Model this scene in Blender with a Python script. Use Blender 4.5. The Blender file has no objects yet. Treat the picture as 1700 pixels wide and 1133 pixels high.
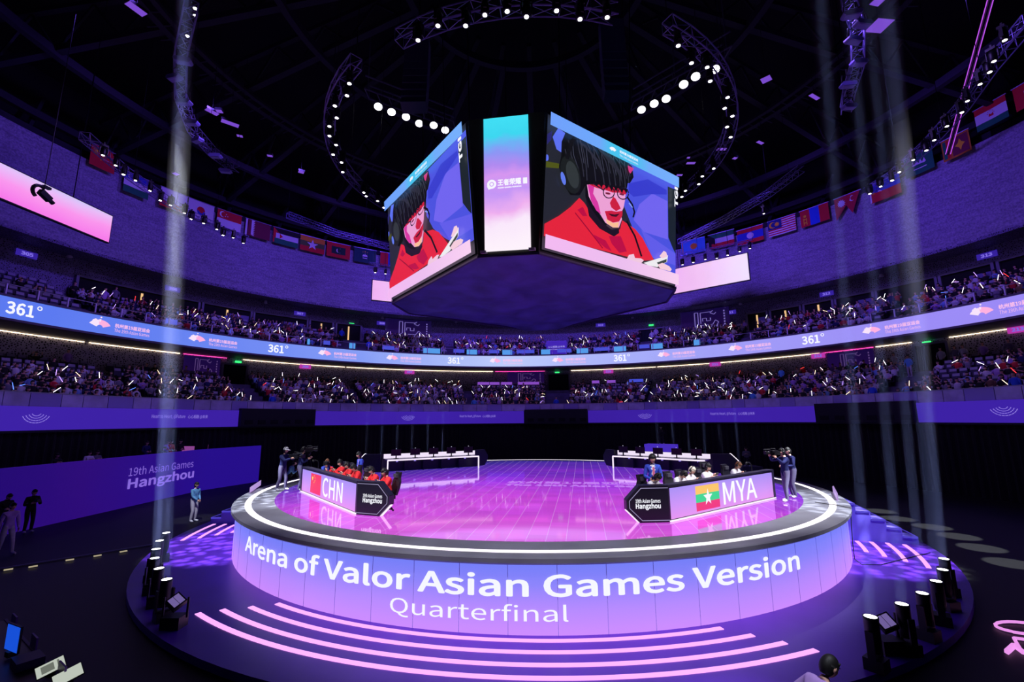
import bpy, math, random
from math import sin, cos, pi, radians, atan2, hypot, sqrt
from mathutils import Vector, Matrix, Quaternion
rnd = random.Random(7)
sc = bpy.context.scene
COL = sc.collection
V = Vector
# ------------------------------------------------------------------ camera
FPX, PITCH, ROLL = 755.56, 0.171206, 0.0075772
CAM = V((-0.8942, -21.772, 4.5))
cd = bpy.data.cameras.new('camera'); cam = bpy.data.objects.new('camera', cd); COL.objects.link(cam)
cd.sensor_width = 36.0; cd.lens = FPX / 1700 * 36; cd.clip_start = 0.1; cd.clip_end = 400
cam.matrix_world = Matrix.Translation(CAM) @ Matrix.Rotation(pi / 2 + PITCH, 4, 'X') @ Matrix.Rotation(-ROLL, 4, 'Z')
sc.camera = cam
# ------------------------------------------------------------------ view, world
vs = sc.view_settings
vs.view_transform = 'Standard'; vs.look = 'None'; vs.gamma = 1.0; vs.exposure = 0.0
vs.use_curve_mapping = False
w = bpy.data.worlds.new('world'); sc.world = w; w.use_nodes = True
w.node_tree.nodes['Background'].inputs[0].default_value = (0.10, 0.06, 0.42, 1)
w.node_tree.nodes['Background'].inputs[1].default_value = 0.022
sc.cycles.max_bounces = 6; sc.cycles.diffuse_bounces = 2; sc.cycles.glossy_bounces = 3
sc.cycles.transparent_max_bounces = 16; sc.cycles.volume_bounces = 0
sc.cycles.sample_clamp_indirect = 4.0
sc.cycles.caustics_reflective = False; sc.cycles.caustics_refractive = False
sc.cycles.use_denoising = True

def look(o, tgt):
    o.rotation_euler = (V(tgt) - o.location).to_track_quat('-Z', 'Y').to_euler()

def spot(name, loc, tgt, col, power, angle, blend=0.5, radius=0.1, even=None, gobo=None):
    l = bpy.data.lights.new(name, 'SPOT'); o = bpy.data.objects.new(name, l); COL.objects.link(o)
    l.energy = power; l.color = col; l.spot_size = radians(angle); l.spot_blend = blend; l.shadow_soft_size = radius
    o.location = loc; look(o, tgt)
    if even or gobo:
        l.use_nodes = True; nt = l.node_tree; em = next(n for n in nt.nodes if n.type == 'EMISSION')
        if even:
            f = nt.nodes.new('ShaderNodeLightFalloff'); f.inputs[0].default_value = 1.0; f.inputs[1].default_value = 0.0
            nt.links.new(f.outputs[even], em.inputs[1])
        if gobo:
            tc = nt.nodes.new('ShaderNodeTexCoord'); vo = nt.nodes.new('ShaderNodeTexVoronoi'); vo.inputs['Scale'].default_value = gobo
            mr = nt.nodes.new('ShaderNodeMapRange'); mr.inputs[1].default_value = 0.2; mr.inputs[2].default_value = 0.6
            mr.inputs[3].default_value = 1.0; mr.inputs[4].default_value = 0.2
            nt.links.new(tc.outputs['Normal'], vo.inputs['Vector']); nt.links.new(vo.outputs['Distance'], mr.inputs[0])
            nt.links.new(mr.outputs[0], em.inputs[1])
    return o

def polar(Rr, T, z=0.0):
    return V((Rr * sin(radians(T)), Rr * cos(radians(T)), z))
AX = 8.5    # the arena's own axis against the camera's heading
# wash of the upper wall from the perimeter rig, crowd wash, stage key light
for T in range(-100, 121, 20):
    p = polar(19, T, 24.5)
    spot('wall_wash_spot', p, polar(33, T, 19.5), (0.19, 0.085, 1.0), 5200 * (.5 + .6 * math.exp(-((T - 8) / 48) ** 2)), 95, 1.0, 0.5)
for T in range(-90, 111, 25):
    spot('crowd_wash_spot', polar(12, T, 22), polar(30, T, 8.5), (0.32, 0.17, 1.0), 3000, 70, 1.0, 0.5)
for (p, t, pw, a) in (((-15, -17, 19), (-6, -4.5, 1.9), 26000, 24), ((15, -17, 19), (6, -5.5, 1.9), 26000, 24), ((0.5, -20.5, 20), (0, -8, 1.7), 15000, 40), ((-17, 8, 19), (-7, -2, 2.2), 9000, 24), ((17, 6, 19), (7.5, -4, 2.2), 9000, 24)):
    spot('stage_key_spot', p, t, (0.93, 0.92, 1.0), pw, a, 0.7, 0.25)
for p, t in (((-13, -9.5, 17), (-10.9, -4.6, 1.7)), ((13.5, -11, 17), (10.3, -6.2, 1.7))):
    spot('gobo_spot', p, t, (0.85, 0.92, 1.0), 52000, 21, 0.5, 0.02, gobo=48)
for p, t, pw, a in (((-12, -9, 19), (-15.7, 0.25, 1.0), 15000, 6), ((4, -20, 18), (2.6, -15.6, 1.2), 9000, 14)):
    spot('added_fill_spot', p, t, (0.8, 0.85, 1.0), pw, a, 0.6, 0.1)  # lamps added only to brighten the volunteer and the bottom-edge figure
for (x, y) in ((16.85, 1.38), (16.3, -0.3), (16.4, -1.9), (16.0, -3.45), (15.3, -5.0), (14.5, -6.7)):
    spot('floor_pool_spot', (x + 1.5, y + 1, 24), (x, y, 0), (0.9, 0.95, 1.0), 42000, 3.3, 0.35, 0.02)
# ------------------------------------------------------------------ pixel helpers (photograph frame -> points on real surfaces)
def ray(px, py):
    u, v = px - 850.0, 566.5 - py
    cr, sr = cos(ROLL), sin(ROLL); u, v = u * cr + v * sr, -u * sr + v * cr
    cp, sp = cos(PITCH), sin(PITCH)
    return V((u, FPX * cp - v * sp, FPX * sp + v * cp))
def at(px, py, z):
    d = ray(px, py); return CAM + d * ((z - CAM.z) / d.z)
def onR(px, py, Rr):
    d = ray(px, py); a = d.x ** 2 + d.y ** 2; b = 2 * (d.x * CAM.x + d.y * CAM.y); c = CAM.x ** 2 + CAM.y ** 2 - Rr * Rr
    return CAM + d * ((-b + sqrt(b * b - 4 * a * c)) / (2 * a))
def ang(p): return math.degrees(atan2(p.x, p.y))
def thetaR(px, py, Rr): return ang(onR(px, py, Rr))
FWD = V((0, cos(PITCH), sin(PITCH)))
def pix(p):
    d = V(p) - CAM; zf = d.dot(FWD)
    if zf < 0.1: return (-9999, -9999)
    u = d.x / zf * FPX; v = (-d.y * sin(PITCH) + d.z * cos(PITCH)) / zf * FPX
    cr, sr = cos(ROLL), sin(ROLL)
    return (850 + u * cr - v * sr, 566.5 - (u * sr + v * cr))
# ------------------------------------------------------------------ materials
def lin(c):
    r = []
    for x in c[:3]:
        x = x / 255.0; r.append(x / 12.92 if x <= 0.04045 else ((x + 0.055) / 1.055) ** 2.4)
    return (r[0], r[1], r[2], 1.0)
MATS = {}
def M(name, c, rough=0.6, metal=0.0, spec=0.5, var=0.0, scale=6.0):
    if name in MATS: return MATS[name]
    m = bpy.data.materials.new(name); m.use_nodes = True; nt = m.node_tree; b = nt.nodes['Principled BSDF']
    b.inputs['Base Color'].default_value = lin(c); b.inputs['Roughness'].default_value = rough
    b.inputs['Metallic'].default_value = metal; b.inputs['Specular IOR Level'].default_value = spec
    if var:
        tc = nt.nodes.new('ShaderNodeTexCoord'); n = nt.nodes.new('ShaderNodeTexNoise'); n.inputs['Scale'].default_value = scale; n.inputs['Detail'].default_value = 5
        r = nt.nodes.new('ShaderNodeValToRGB'); l = lin(c)
        r.color_ramp.elements[0].position = 0.3; r.color_ramp.elements[1].position = 0.7
        r.color_ramp.elements[0].color = [x * (1 - var) for x in l[:3]] + [1]; r.color_ramp.elements[1].color = [min(1, x * (1 + var)) for x in l[:3]] + [1]
        nt.links.new(tc.outputs['Object'], n.inputs['Vector']); nt.links.new(n.outputs['Fac'], r.inputs[0]); nt.links.new(r.outputs[0], b.inputs['Base Color'])
    MATS[name] = m; return m
def E(name, c, s=1.0, light=True):
    if name in MATS: return MATS[name]
    m = bpy.data.materials.new(name); m.use_nodes = True; nt = m.node_tree; b = nt.nodes['Principled BSDF']
    b.inputs['Base Color'].default_value = (0.01, 0.01, 0.01, 1); b.inputs['Roughness'].default_value = 0.4
    b.inputs['Emission Color'].default_value = lin(c); b.inputs['Emission Strength'].default_value = s
    if not light: m.cycles.emission_sampling = 'NONE'
    MATS[name] = m; return m
def grad(name, stops, axis, lo, hi, s=1.0, rough=0.35, noise=0.0, nscale=3.0, spec=0.5):
    """a video surface: colours along an axis of the object's own coordinates"""
    if name in MATS: return MATS[name]
    m = bpy.data.materials.new(name); m.use_nodes = True; nt = m.node_tree; b = nt.nodes['Principled BSDF']
    b.inputs['Base Color'].default_value = (0.012, 0.012, 0.015, 1); b.inputs['Roughness'].default_value = rough; b.inputs['Specular IOR Level'].default_value = spec
    tc = nt.nodes.new('ShaderNodeTexCoord'); sx = nt.nodes.new('ShaderNodeSeparateXYZ'); mr = nt.nodes.new('ShaderNodeMapRange')
    mr.inputs[1].default_value = lo; mr.inputs[2].default_value = hi
    r = nt.nodes.new('ShaderNodeValToRGB'); cr = r.color_ramp
    while len(cr.elements) > 1: cr.elements.remove(cr.elements[0])
    for i, (p, c) in enumerate(stops):
        e = cr.elements[0] if i == 0 else cr.elements.new(p)
        e.position = p; e.color = lin(c)
    nt.links.new(tc.outputs['Object'], sx.inputs[0])
    src = sx.outputs[axis]
    if noise:
        n = nt.nodes.new('ShaderNodeTexNoise'); n.inputs['Scale'].default_value = nscale; n.inputs['Detail'].default_value = 3
        nt.links.new(tc.outputs['Object'], n.inputs['Vector'])
        ma = nt.nodes.new('ShaderNodeMath'); ma.operation = 'MULTIPLY_ADD'; ma.inputs[1].default_value = noise * (hi - lo) ; ma.inputs[2].default_value = -0.5 * noise * (hi - lo)
        nt.links.new(n.outputs['Fac'], ma.inputs[0])
        ad = nt.nodes.new('ShaderNodeMath'); ad.operation = 'ADD'; nt.links.new(src, ad.inputs[0]); nt.links.new(ma.outputs[0], ad.inputs[1]); src = ad.outputs[0]
    nt.links.new(src, mr.inputs[0]); nt.links.new(mr.outputs[0], r.inputs[0]); nt.links.new(r.outputs[0], b.inputs['Emission Color'])
    b.inputs['Emission Strength'].default_value = s
    MATS[name] = m; return m
# ------------------------------------------------------------------ mesh collector
class MB:
    def __init__(s): s.v = []; s.f = []; s.m = []
    def add(s, vs_, fs, mi=0):
        o = len(s.v); s.v += [V(p) for p in vs_]; s.f += [tuple(i + o for i in f) for f in fs]
        s.m += [mi] * len(fs); return s
    def obox(s, c, ex, ey, ez, mi=0):
        c, ex, ey, ez = V(c), V(ex), V(ey), V(ez)
        vs_ = [c + ex * a + ey * b + ez * d for d in (-1, 1) for b in (-1, 1) for a in (-1, 1)]
        return s.add(vs_, [(0, 2, 3, 1), (4, 5, 7, 6), (0, 1, 5, 4), (2, 6, 7, 3), (0, 4, 6, 2), (1, 3, 7, 5)], mi)
    def box(s, c, d, mi=0, rz=0.0):
        return s.obox(c, V((cos(rz), sin(rz), 0)) * d[0] / 2, V((-sin(rz), cos(rz), 0)) * d[1] / 2, V((0, 0, d[2] / 2)), mi)
    def cbox(s, c, d, ch, mi=0):
        """box with chamfered vertical profile edges (octagonal in x-z)"""
        x, y, z = d[0] / 2, d[1] / 2, d[2] / 2
        prof = [(-x + ch, -z), (x - ch, -z), (x, -z + ch), (x, z - ch), (x - ch, z), (-x + ch, z), (-x, z - ch), (-x, -z + ch)]
        return s.prism([V(c) + V((a, -y, b)) for a, b in prof], V((0, d[1], 0)), mi)
    def prism(s, pts, ext, mi=0):
        n = len(pts); pts = [V(p) for p in pts]; ext = V(ext)
        return s.add(pts + [p + ext for p in pts], [tuple(range(n))[::-1], tuple(range(n, 2 * n))] + [(i, (i + 1) % n, n + (i + 1) % n, n + i) for i in range(n)], mi)
    def poly(s, pts, mi=0): return s.add(pts, [tuple(range(len(pts)))], mi)
    def tube(s, p, q, r0, r1=None, n=6, mi=0, caps=True):
        p, q = V(p), V(q); r1 = r0 if r1 is None else r1
        d = q - p
        if d.length < 1e-6: return s
        d.normalize(); a = d.orthogonal().normalized(); b = d.cross(a)
        vs_ = [c + (a * cos(2 * pi * i / n) + b * sin(2 * pi * i / n)) * r for c, r in ((p, r0), (q, r1)) for i in range(n)]
        fs = [(i, (i + 1) % n, n + (i + 1) % n, n + i) for i in range(n)]
        if caps: fs += [tuple(range(n))[::-1], tuple(range(n, 2 * n))]
        return s.add(vs_, fs, mi)
    def path(s, pts, r, n=5, mi=0):
        for a, b in zip(pts, pts[1:]): s.tube(a, b, r, r, n, mi)
        return s
    def lathe(s, prof, c=(0, 0, 0), n=12, mi=0, axis=None):
        c = V(c); vs_ = []; k = len(prof)
        q = V((0, 0, 1)).rotation_difference(V(axis).normalized()) if axis is not None else None
        for i in range(n):
            t = 2 * pi * i / n
            for r, z in prof:
                p = V((r * cos(t), r * sin(t), z)); vs_.append(c + (q @ p if q else p))
        fs = [(i * k + j, ((i + 1) % n) * k + j, ((i + 1) % n) * k + j + 1, i * k + j + 1) for i in range(n) for j in range(k - 1)]
        if prof[0][0] > 1e-6: fs.append(tuple(i * k for i in range(n))[::-1])
        if prof[-1][0] > 1e-6: fs.append(tuple(i * k + k - 1 for i in range(n)))
        return s.add(vs_, fs, mi)
    def ball(s, c, r, n=8, m=6, mi=0, X=None, lo=0.0, hi=1.0):
        """ellipsoid (rx, ry, rz); X = 3x3 rotation; lo..hi keep a band of its height"""
        c = V(c); vs_ = []
        for j in range(m + 1):
            t = pi * (lo + (hi - lo) * j / m)
            for i in range(n):
                p = V((r[0] * sin(t) * cos(2 * pi * i / n), r[1] * sin(t) * sin(2 * pi * i / n), r[2] * cos(t)))
                vs_.append(c + (X @ p if X else p))
        fs = [(j * n + i, (j + 1) * n + i, (j + 1) * n + (i + 1) % n, j * n + (i + 1) % n) for j in range(m) for i in range(n)]
        if hi < 1: fs.append(tuple(m * n + i for i in range(n)))
        if lo > 0: fs.append(tuple(range(n)))
        return s.add(vs_, fs, mi)
    def arc(s, R0, R1, z0, z1, t0, t1, n=24, mi=0):
        """solid sector of a ring, angles in degrees from the arena's forward direction"""
        vs_ = []
        for i in range(n + 1):
            t = t0 + (t1 - t0) * i / n
            vs_ += [polar(R0, t, z0), polar(R1, t, z0), polar(R1, t, z1), polar(R0, t, z1)]
        fs = []
        for i in range(n):
            a, b = i * 4, i * 4 + 4
            fs += [(a + j, a + (j + 1) % 4, b + (j + 1) % 4, b + j) for j in range(4)]
        fs += [(3, 2, 1, 0), (n * 4, n * 4 + 1, n * 4 + 2, n * 4 + 3)]
        return s.add(vs_, fs, mi)
    def build(s, name, mats, parent=None, smooth=False, world=True, base=None):
        """ONE mesh object; world=True: the collected points are world points"""
        if not isinstance(mats, (list, tuple)): mats = [mats]
        off = V((0, 0, 0))
        if world and parent is not None:
            off = V(WLOC.get(parent.name, (0, 0, 0)))
        elif world and base is not None: off = V(base)
        elif world and s.v:
            xs = [p.x for p in s.v]; ys = [p.y for p in s.v]; off = V(((min(xs) + max(xs)) / 2, (min(ys) + max(ys)) / 2, min(p.z for p in s.v)))
            if parent is None and base is None and name in ZERO: off = V((0, 0, 0))
        me = bpy.data.meshes.new(name); me.from_pydata([tuple(p - off) for p in s.v], [], s.f); me.update()
        for m in mats: me.materials.append(m)
        if len(mats) > 1: me.polygons.foreach_set('material_index', s.m)
        if smooth: me.polygons.foreach_set('use_smooth', [True] * len(me.polygons))
        o = bpy.data.objects.new(name, me); COL.objects.link(o)
        if parent is not None: o.parent = parent; WLOC[o.name] = off if world else V((0, 0, 0))
        else: o.location = off; WLOC[o.name] = off
        return o
WLOC = {}; ZERO = set()
def tag(o, label=None, cat=None, group=None, kind=None):
    if label: o['label'] = label
    if cat: o['category'] = cat
    if group: o['group'] = group
    if kind: o['kind'] = kind
    return o
def thing(name, label, cat, loc=(0, 0, 0), rz=0.0, group=None):
    o = bpy.data.objects.new(name, None); COL.objects.link(o); o.location = loc; o.rotation_euler = (0, 0, rz)
    o.empty_display_size = 0.1; WLOC[o.name] = V(loc)
    return tag(o, label, cat, group)
def copy_tree(o, parent=None):
    c = o.copy(); COL.objects.link(c); c.parent = parent
    for ch in list(o.children): copy_tree(ch, c)
    return c
def struct(o, label=None):
    o['kind'] = 'structure'
    if label: o['label'] = label
    return o
NUM = 'first second third fourth fifth sixth seventh eighth ninth tenth eleventh twelfth thirteenth fourteenth fifteenth sixteenth seventeenth eighteenth nineteenth twentieth'.split()
TENS = {2: 'twenty', 3: 'thirty', 4: 'forty', 5: 'fifty'}
def ordn(i):
    """1 -> first"""
    if i <= 20: return NUM[i - 1]
    t, u = divmod(i, 10)
    return (TENS[t] + '-' + NUM[u - 1]) if u else TENS[t][:-1] + 'ieth'
# ------------------------------------------------------------------ lettering
TXT = {}
FONT = None
try:    # the sans face that ships inside Blender itself; the built-in face serves if it is not there
    import os
    FONT = bpy.data.fonts.load(os.path.join(bpy.utils.system_resource('DATAFILES', path='fonts'), 'Noto Sans CJK Regular.woff2'))
except Exception: FONT = None
def glyphs(body, bold=0.0, res=3):
    k = (body, bold, res)
    if k in TXT: return TXT[k]
    cu = bpy.data.curves.new('lettering', 'FONT'); cu.body = body; cu.resolution_u = res; cu.fill_mode = 'FRONT'
    if FONT is not None: cu.font = FONT
    o = bpy.data.objects.new('lettering', cu); COL.objects.link(o)
    dg = bpy.context.evaluated_depsgraph_get(); dg.update()
    me = bpy.data.meshes.new_from_object(o.evaluated_get(dg))
    vs_ = [(v.co.x, v.co.y) for v in me.vertices]; fs = [tuple(p.vertices) for p in me.polygons]
    COL.objects.unlink(o); bpy.data.objects.remove(o); bpy.data.curves.remove(cu); bpy.data.meshes.remove(me)
    if bold:
        v0, f0 = vs_, fs; vs_, fs = [], []
        for k in range(8):
            o_ = len(vs_); a = pi * k / 4; vs_ += [(x + bold * cos(a), y + bold * sin(a)) for x, y in v0]; fs += [tuple(i + o_ for i in f) for f in f0]
    x0, x1 = min(p[0] for p in vs_), max(p[0] for p in vs_); y0, y1 = min(p[1] for p in vs_), max(p[1] for p in vs_)
    TXT[k] = ([((x - x0) / (x1 - x0), (y - y0) / (y1 - y0)) for x, y in vs_], fs, (x1 - x0) / (y1 - y0))
    return TXT[k]
def text_plane(mb, body, o, right, up, wd, ht, bold=0.0, mi=0, res=3):
    """lettering filling the box o .. o + right*wd .. + up*ht on a flat face"""
    g = glyphs(body, bold, res); o, right, up = V(o), V(right), V(up)
    mb.add([o + right * (u * wd) + up * (v * ht) for u, v in g[0]], g[1], mi); return mb
def text_ring(mb, body, Rr, t0, t1, z0, z1, bold=0.0, mi=0, res=2):
    g = glyphs(body, bold, res)
    mb.add([polar(Rr, t0 + (t1 - t0) * u, z0 + (z1 - z0) * v) for u, v in g[0]], g[1], mi); return mb
def ratio(body, bold=0.0): return glyphs(body, bold, 2)[2]
BLACK = M('black_satin', (16, 15, 22), 0.45); BLACKM = M('black_metal', (22, 21, 28), 0.4, 0.6)
WHITE_E = E('white_lettering', (245, 246, 255), 1.0, False)
# ================================================================== THE SETTING
ZERO.update('floor black_drape wall_lower wall_upper wall_back ceiling trim_soffit tier_steps trim_lower_fascia trim_balcony roof_beams'.split())
mb = MB(); mb.lathe([(0.01, -0.1), (46, -0.1), (46, 0.0), (0.01, 0.0)], n=64)
m_floor = M('arena_floor_black', (8, 8, 9), 0.6, var=0.35, scale=1.2)
struct(mb.build('floor', m_floor))
# black drape round the floor, with real folds
mb = MB(); n = 900; vs_ = []
for i in range(n + 1):
    T = -125 + 250 * i / n; rr = 25.75 + 0.07 * sin(i * 1.9) + 0.03 * sin(i * 0.7)
    vs_ += [polar(rr, T, 0.0), polar(rr - 0.01, T, 4.2)]
mb.add(vs_, [(2 * i, 2 * i + 2, 2 * i + 3, 2 * i + 1) for i in range(n)])
struct(mb.build('black_drape', M('black_drape', (9, 9, 13), 0.95)))
# perforated walls
def perforated(name, c, hole, sc_):
    m = M(name, c, 0.55); nt = m.node_tree; b = nt.nodes['Principled BSDF']
    tc = nt.nodes.new('ShaderNodeTexCoord'); vo = nt.nodes.new('ShaderNodeTexVoronoi'); vo.feature = 'DISTANCE_TO_EDGE'; vo.inputs['Scale'].default_value = sc_
    r = nt.nodes.new('ShaderNodeValToRGB'); r.color_ramp.elements[0].position = 0.14; r.color_ramp.elements[1].position = 0.24
    r.color_ramp.elements[0].color = lin(c); r.color_ramp.elements[1].color = lin(hole)
    nt.links.new(tc.outputs['Object'], vo.inputs['Vector']); nt.links.new(vo.outputs['Distance'], r.inputs[0]); nt.links.new(r.outputs[0], b.inputs['Base Color'])
    return m
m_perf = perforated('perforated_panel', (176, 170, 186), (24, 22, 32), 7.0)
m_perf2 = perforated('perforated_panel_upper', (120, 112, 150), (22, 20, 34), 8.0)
mb = MB(); mb.arc(34.2, 34.5, 7.4, 10.4, -128, 128, 120); struct(mb.build('wall_lower', m_perf))
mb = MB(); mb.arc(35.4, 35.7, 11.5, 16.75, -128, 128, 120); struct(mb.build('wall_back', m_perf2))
# the tall sloping upper wall: board-marked lining
m_up = M('upper_wall_lining', (150, 142, 170), 0.7); nt = m_up.node_tree; b = nt.nodes['Principled BSDF']
tc = nt.nodes.new('ShaderNodeTexCoord'); mp = nt.nodes.new('ShaderNodeMapping'); mp.inputs['Scale'].default_value = (0.35, 0.35, 2.6)
n1 = nt.nodes.new('ShaderNodeTexNoise'); n1.inputs['Scale'].default_value = 1.6; n1.inputs['Detail'].default_value = 9; n1.inputs['Roughness'].default_value = 0.75
n2 = nt.nodes.new('ShaderNodeTexNoise'); n2.inputs['Scale'].default_value = 9.0; n2.inputs['Detail'].default_value = 4
mx = nt.nodes.new('ShaderNodeMath'); mx.operation = 'MULTIPLY'
r = nt.nodes.new('ShaderNodeValToRGB'); r.color_ramp.elements[0].position = 0.16; r.color_ramp.elements[1].position = 0.34
r.color_ramp.elements[0].color = lin((122, 116, 142)); r.color_ramp.elements[1].color = lin((168, 160, 188))
nt.links.new(tc.outputs['Object'], mp.inputs[0]); nt.links.new(mp.outputs[0], n1.inputs['Vector']); nt.links.new(tc.outputs['Object'], n2.inputs['Vector'])
nt.links.new(n1.outputs['Fac'], mx.inputs[0]); nt.links.new(n2.outputs['Fac'], mx.inputs[1]); nt.links.new(mx.outputs[0], r.inputs[0]); nt.links.new(r.outputs[0], b.inputs['Base Color'])
mb = MB(); mb.arc(33.0, 33.4, 16.7, 23.5, -128, 128, 160)
struct(mb.build('wall_upper', m_up))
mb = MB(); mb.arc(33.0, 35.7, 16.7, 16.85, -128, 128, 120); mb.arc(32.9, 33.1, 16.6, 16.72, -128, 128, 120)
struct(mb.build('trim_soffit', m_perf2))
# stepped tiers, fascias
LOWZ = [5.1 + 0.40 * k for k in range(8)]; LOWR = [26.15 + 0.98 * k for k in range(9)]
UPZ = [11.45 + 0.5 * k for k in range(5)]; UPR = [30.75 + 0.92 * k for k in range(6)]
mb = MB()
for k in range(8): mb.arc(LOWR[k], LOWR[k + 1] + 0.2, 4.4, LOWZ[k], -126, 126, 100)
mb.arc(25.85, 26.2, 4.4, 5.1, -126, 126, 100)
for k in range(5): mb.arc(UPR[k], UPR[k + 1] + (0.2 if k < 4 else 0.1), 10.9, UPZ[k], -126, 126, 100)
m_conc = M('tier_concrete', (82, 78, 100), 0.8, var=0.25, scale=2.0)
struct(mb.build('tier_steps', m_conc))
mb = MB(); mb.arc(25.7, 26.0, 4.12, 5.36, -126, 126, 120); mb.arc(25.6, 26.0, 4.02, 4.13, -126, 126, 120)
struct(mb.build('trim_lower_fascia', M('fascia_dark', (20, 18, 34), 0.6)))
mb = MB(); mb.arc(30.3, 34.5, 10.42, 10.9, -126, 126, 120); mb.arc(30.15, 30.5, 10.36, 10.5, -126, 126, 120); mb.arc(30.15, 30.75, 11.74, 11.86, -126, 126, 120); mb.arc(30.32, 30.75, 10.5, 11.8, -126, 126, 120)
struct(mb.build('trim_balcony', M('balcony_soffit', (96, 92, 104), 0.6)))
# roof: dark deck, radial and ring girders
m_roof = M('roof_black', (10, 10, 16), 0.9); m_gird = M('girder_dark', (33, 30, 46), 0.8)
mb = MB(); mb.lathe([(0.01, 33.0), (45, 30.0), (45, 30.3), (0.01, 33.3)], n=64); mb.arc(36.5, 36.8, 16.8, 30.2, -128, 128, 90)
struct(mb.build('ceiling', m_roof))
mb = MB()
for k in range(24):
    T = k * 15 + 4
    for (ra, za, rb, zb, s) in ((7, 29.4, 36, 25.2, 0.28), (7, 31.2, 36, 28.6, 0.22)):
        mb.tube(polar(ra, T, za), polar(rb, T, zb), s, s, 4)
    for j in range(7):
        ra = 8 + j * 4; mb.tube(polar(ra, T, 29.4 - (ra - 7) * 0.145), polar(ra + 2, T, 31.1 - (ra - 5) * 0.09), 0.09, 0.09, 4)
        mb.tube(polar(ra + 2, T, 31.1 - (ra - 5) * 0.09), polar(ra + 4, T, 29.4 - (ra - 3) * 0.145), 0.09, 0.09, 4)
for rr, zz in ((7, 29.4), (14, 28.2), (21, 27.2), (28, 26.2), (34, 25.4), (34.2, 24.2)):
    mb.arc(rr - 0.2, rr + 0.2, zz - 0.25, zz + 0.25, 0, 360, 72)
for k in range(24):   # catwalk rungs between two rings
    for j in range(6):
        T = k * 15 + j * 2.5; mb.tube(polar(20.2, T, 27.0), polar(21.8, T, 27.0), 0.06, 0.06, 4)
mb.arc(20.0, 20.3, 26.9, 27.1, 0, 360, 72)
struct(mb.build('roof_beams', m_gird))
# parapet posts at the roof edge behind the wall top, far left
mb = MB()
for T in range(-120, 121, 8): mb.tube(polar(34.1, T, 23.4), polar(35.3, T + 2.2, 27.5), 0.16, 0.16, 4)
o = mb.build('roof_beams', m_gird, base=(0, 0, 0)); struct(o)
# cove light under the balcony: warm strips, pink by the stairs
m_warm = E('cove_warm', (255, 226, 186), 3.6); m_pinkc = E('cove_pink', (255, 70, 170), 2.2)
coves = [(-126, -71, 0), (-70.5, -60, 0), (-59.5, -53.6, 1), (-51.2, -34.5, 0), (-34.2, -5.5, 0), (-5.0, 5.2, 1), (10.6, 27.2, 0), (27.5, 54, 0), (54.4, 61, 1), (61.3, 65.5, 0), (69.5, 79, 0), (79.4, 92, 1)]
for i, (a, b_, p) in enumerate(coves):
    mb = MB(); mb.arc(34.12, 34.18, 10.335, 10.375, a, b_, max(4, int((b_ - a) / 2)))
    tag(mb.build('cove_light', m_pinkc if p else m_warm), '%s cove light strip under the balcony, %s from the left' % ('pink' if p else 'warm white', ordn(i + 1)), 'light strip', 'cove lights under the balcony')
# doorways and dark openings (structure)
m_dark = M('opening_dark', (7, 7, 10), 0.9); m_jamb = M('jamb_grey', (120, 118, 132), 0.6); m_cur = M('door_curtain', (26, 40, 42), 0.9)
def opening(n, Rr, t0, t1, z0, z1, curtain=False, glow=False, pan=False):
    o = struct(MB().arc(Rr - 0.12, Rr, z0, z1, t0, t1, 10).build('door_%d' % n, m_dark))
    fr = MB()
    for t in (t0, t1): fr.arc(Rr - 0.3, Rr, z0, z1 + 0.1, t - 0.15, t + 0.15, 1)
    fr.arc(Rr - 0.3, Rr, z1, z1 + 0.15, t0, t1, 8); fr.build('door_frame', m_jamb, o)
    if curtain:
        c = MB(); vs_ = []; k = 60
        for i in range(k + 1):
            t = t0 + 0.3 + (t1 - t0 - 0.6) * i / k; rr = Rr - 0.22 + 0.05 * sin(i * 1.6); vs_ += [polar(rr, t, z0), polar(rr, t, z1 - 0.1)]
        c.add(vs_, [(2 * i, 2 * i + 2, 2 * i + 3, 2 * i + 1) for i in range(k)]); c.build('curtain', m_cur, o)
    if glow:
        t = (t0 + t1) / 2; MB().arc(Rr - 0.2, Rr - 0.14, z0 + 0.3, z1 - 0.2, t - 0.12, t + 0.12, 1).build('light_slit', E('door_slit', (255, 205, 140), 0.9, False), o)
    if pan: MB().arc(Rr - 0.18, Rr - 0.12, z0, z1 - 0.5, t0 + (t1 - t0) * 0.55, t1 - 0.3, 5).build('shutter', M('shutter_violet', (120, 112, 160), 0.7), o)
opening(1, 34.2, -54.2, -50.6, 7.6, 9.75, curtain=True)
opening(2, 34.2, 5.8, 10.2, 7.6, 9.9, curtain=True)
opening(3, 34.2, 65.8, 69.3, 7.6, 10.0, curtain=True)
dn = 4
for (t0, t1, cu, gl, pn) in ((-71.8, -57.5, 0, 1, 0), (-57, -50, 0, 1, 1), (-49.6, -41, 0, 0, 1), (-40.6, -36.6, 0, 1, 0), (-36, -31.5, 0, 1, 0), (24, 28.8, 1, 0, 0), (43.3, 46.5, 0, 1, 1), (47, 51.5, 0, 1, 0), (52, 56, 0, 1, 0), (56.4, 61.2, 0, 0, 1), (61.6, 68.4, 0, 0, 0), (68.8, 74, 0, 0, 1), (74.5, 88, 0, 1, 0)):
    opening(dn, 35.4, t0, t1, 12.4, 15.35 if abs(t0) > 30 else 15.0, curtain=cu, glow=gl, pan=pn); dn += 1
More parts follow.
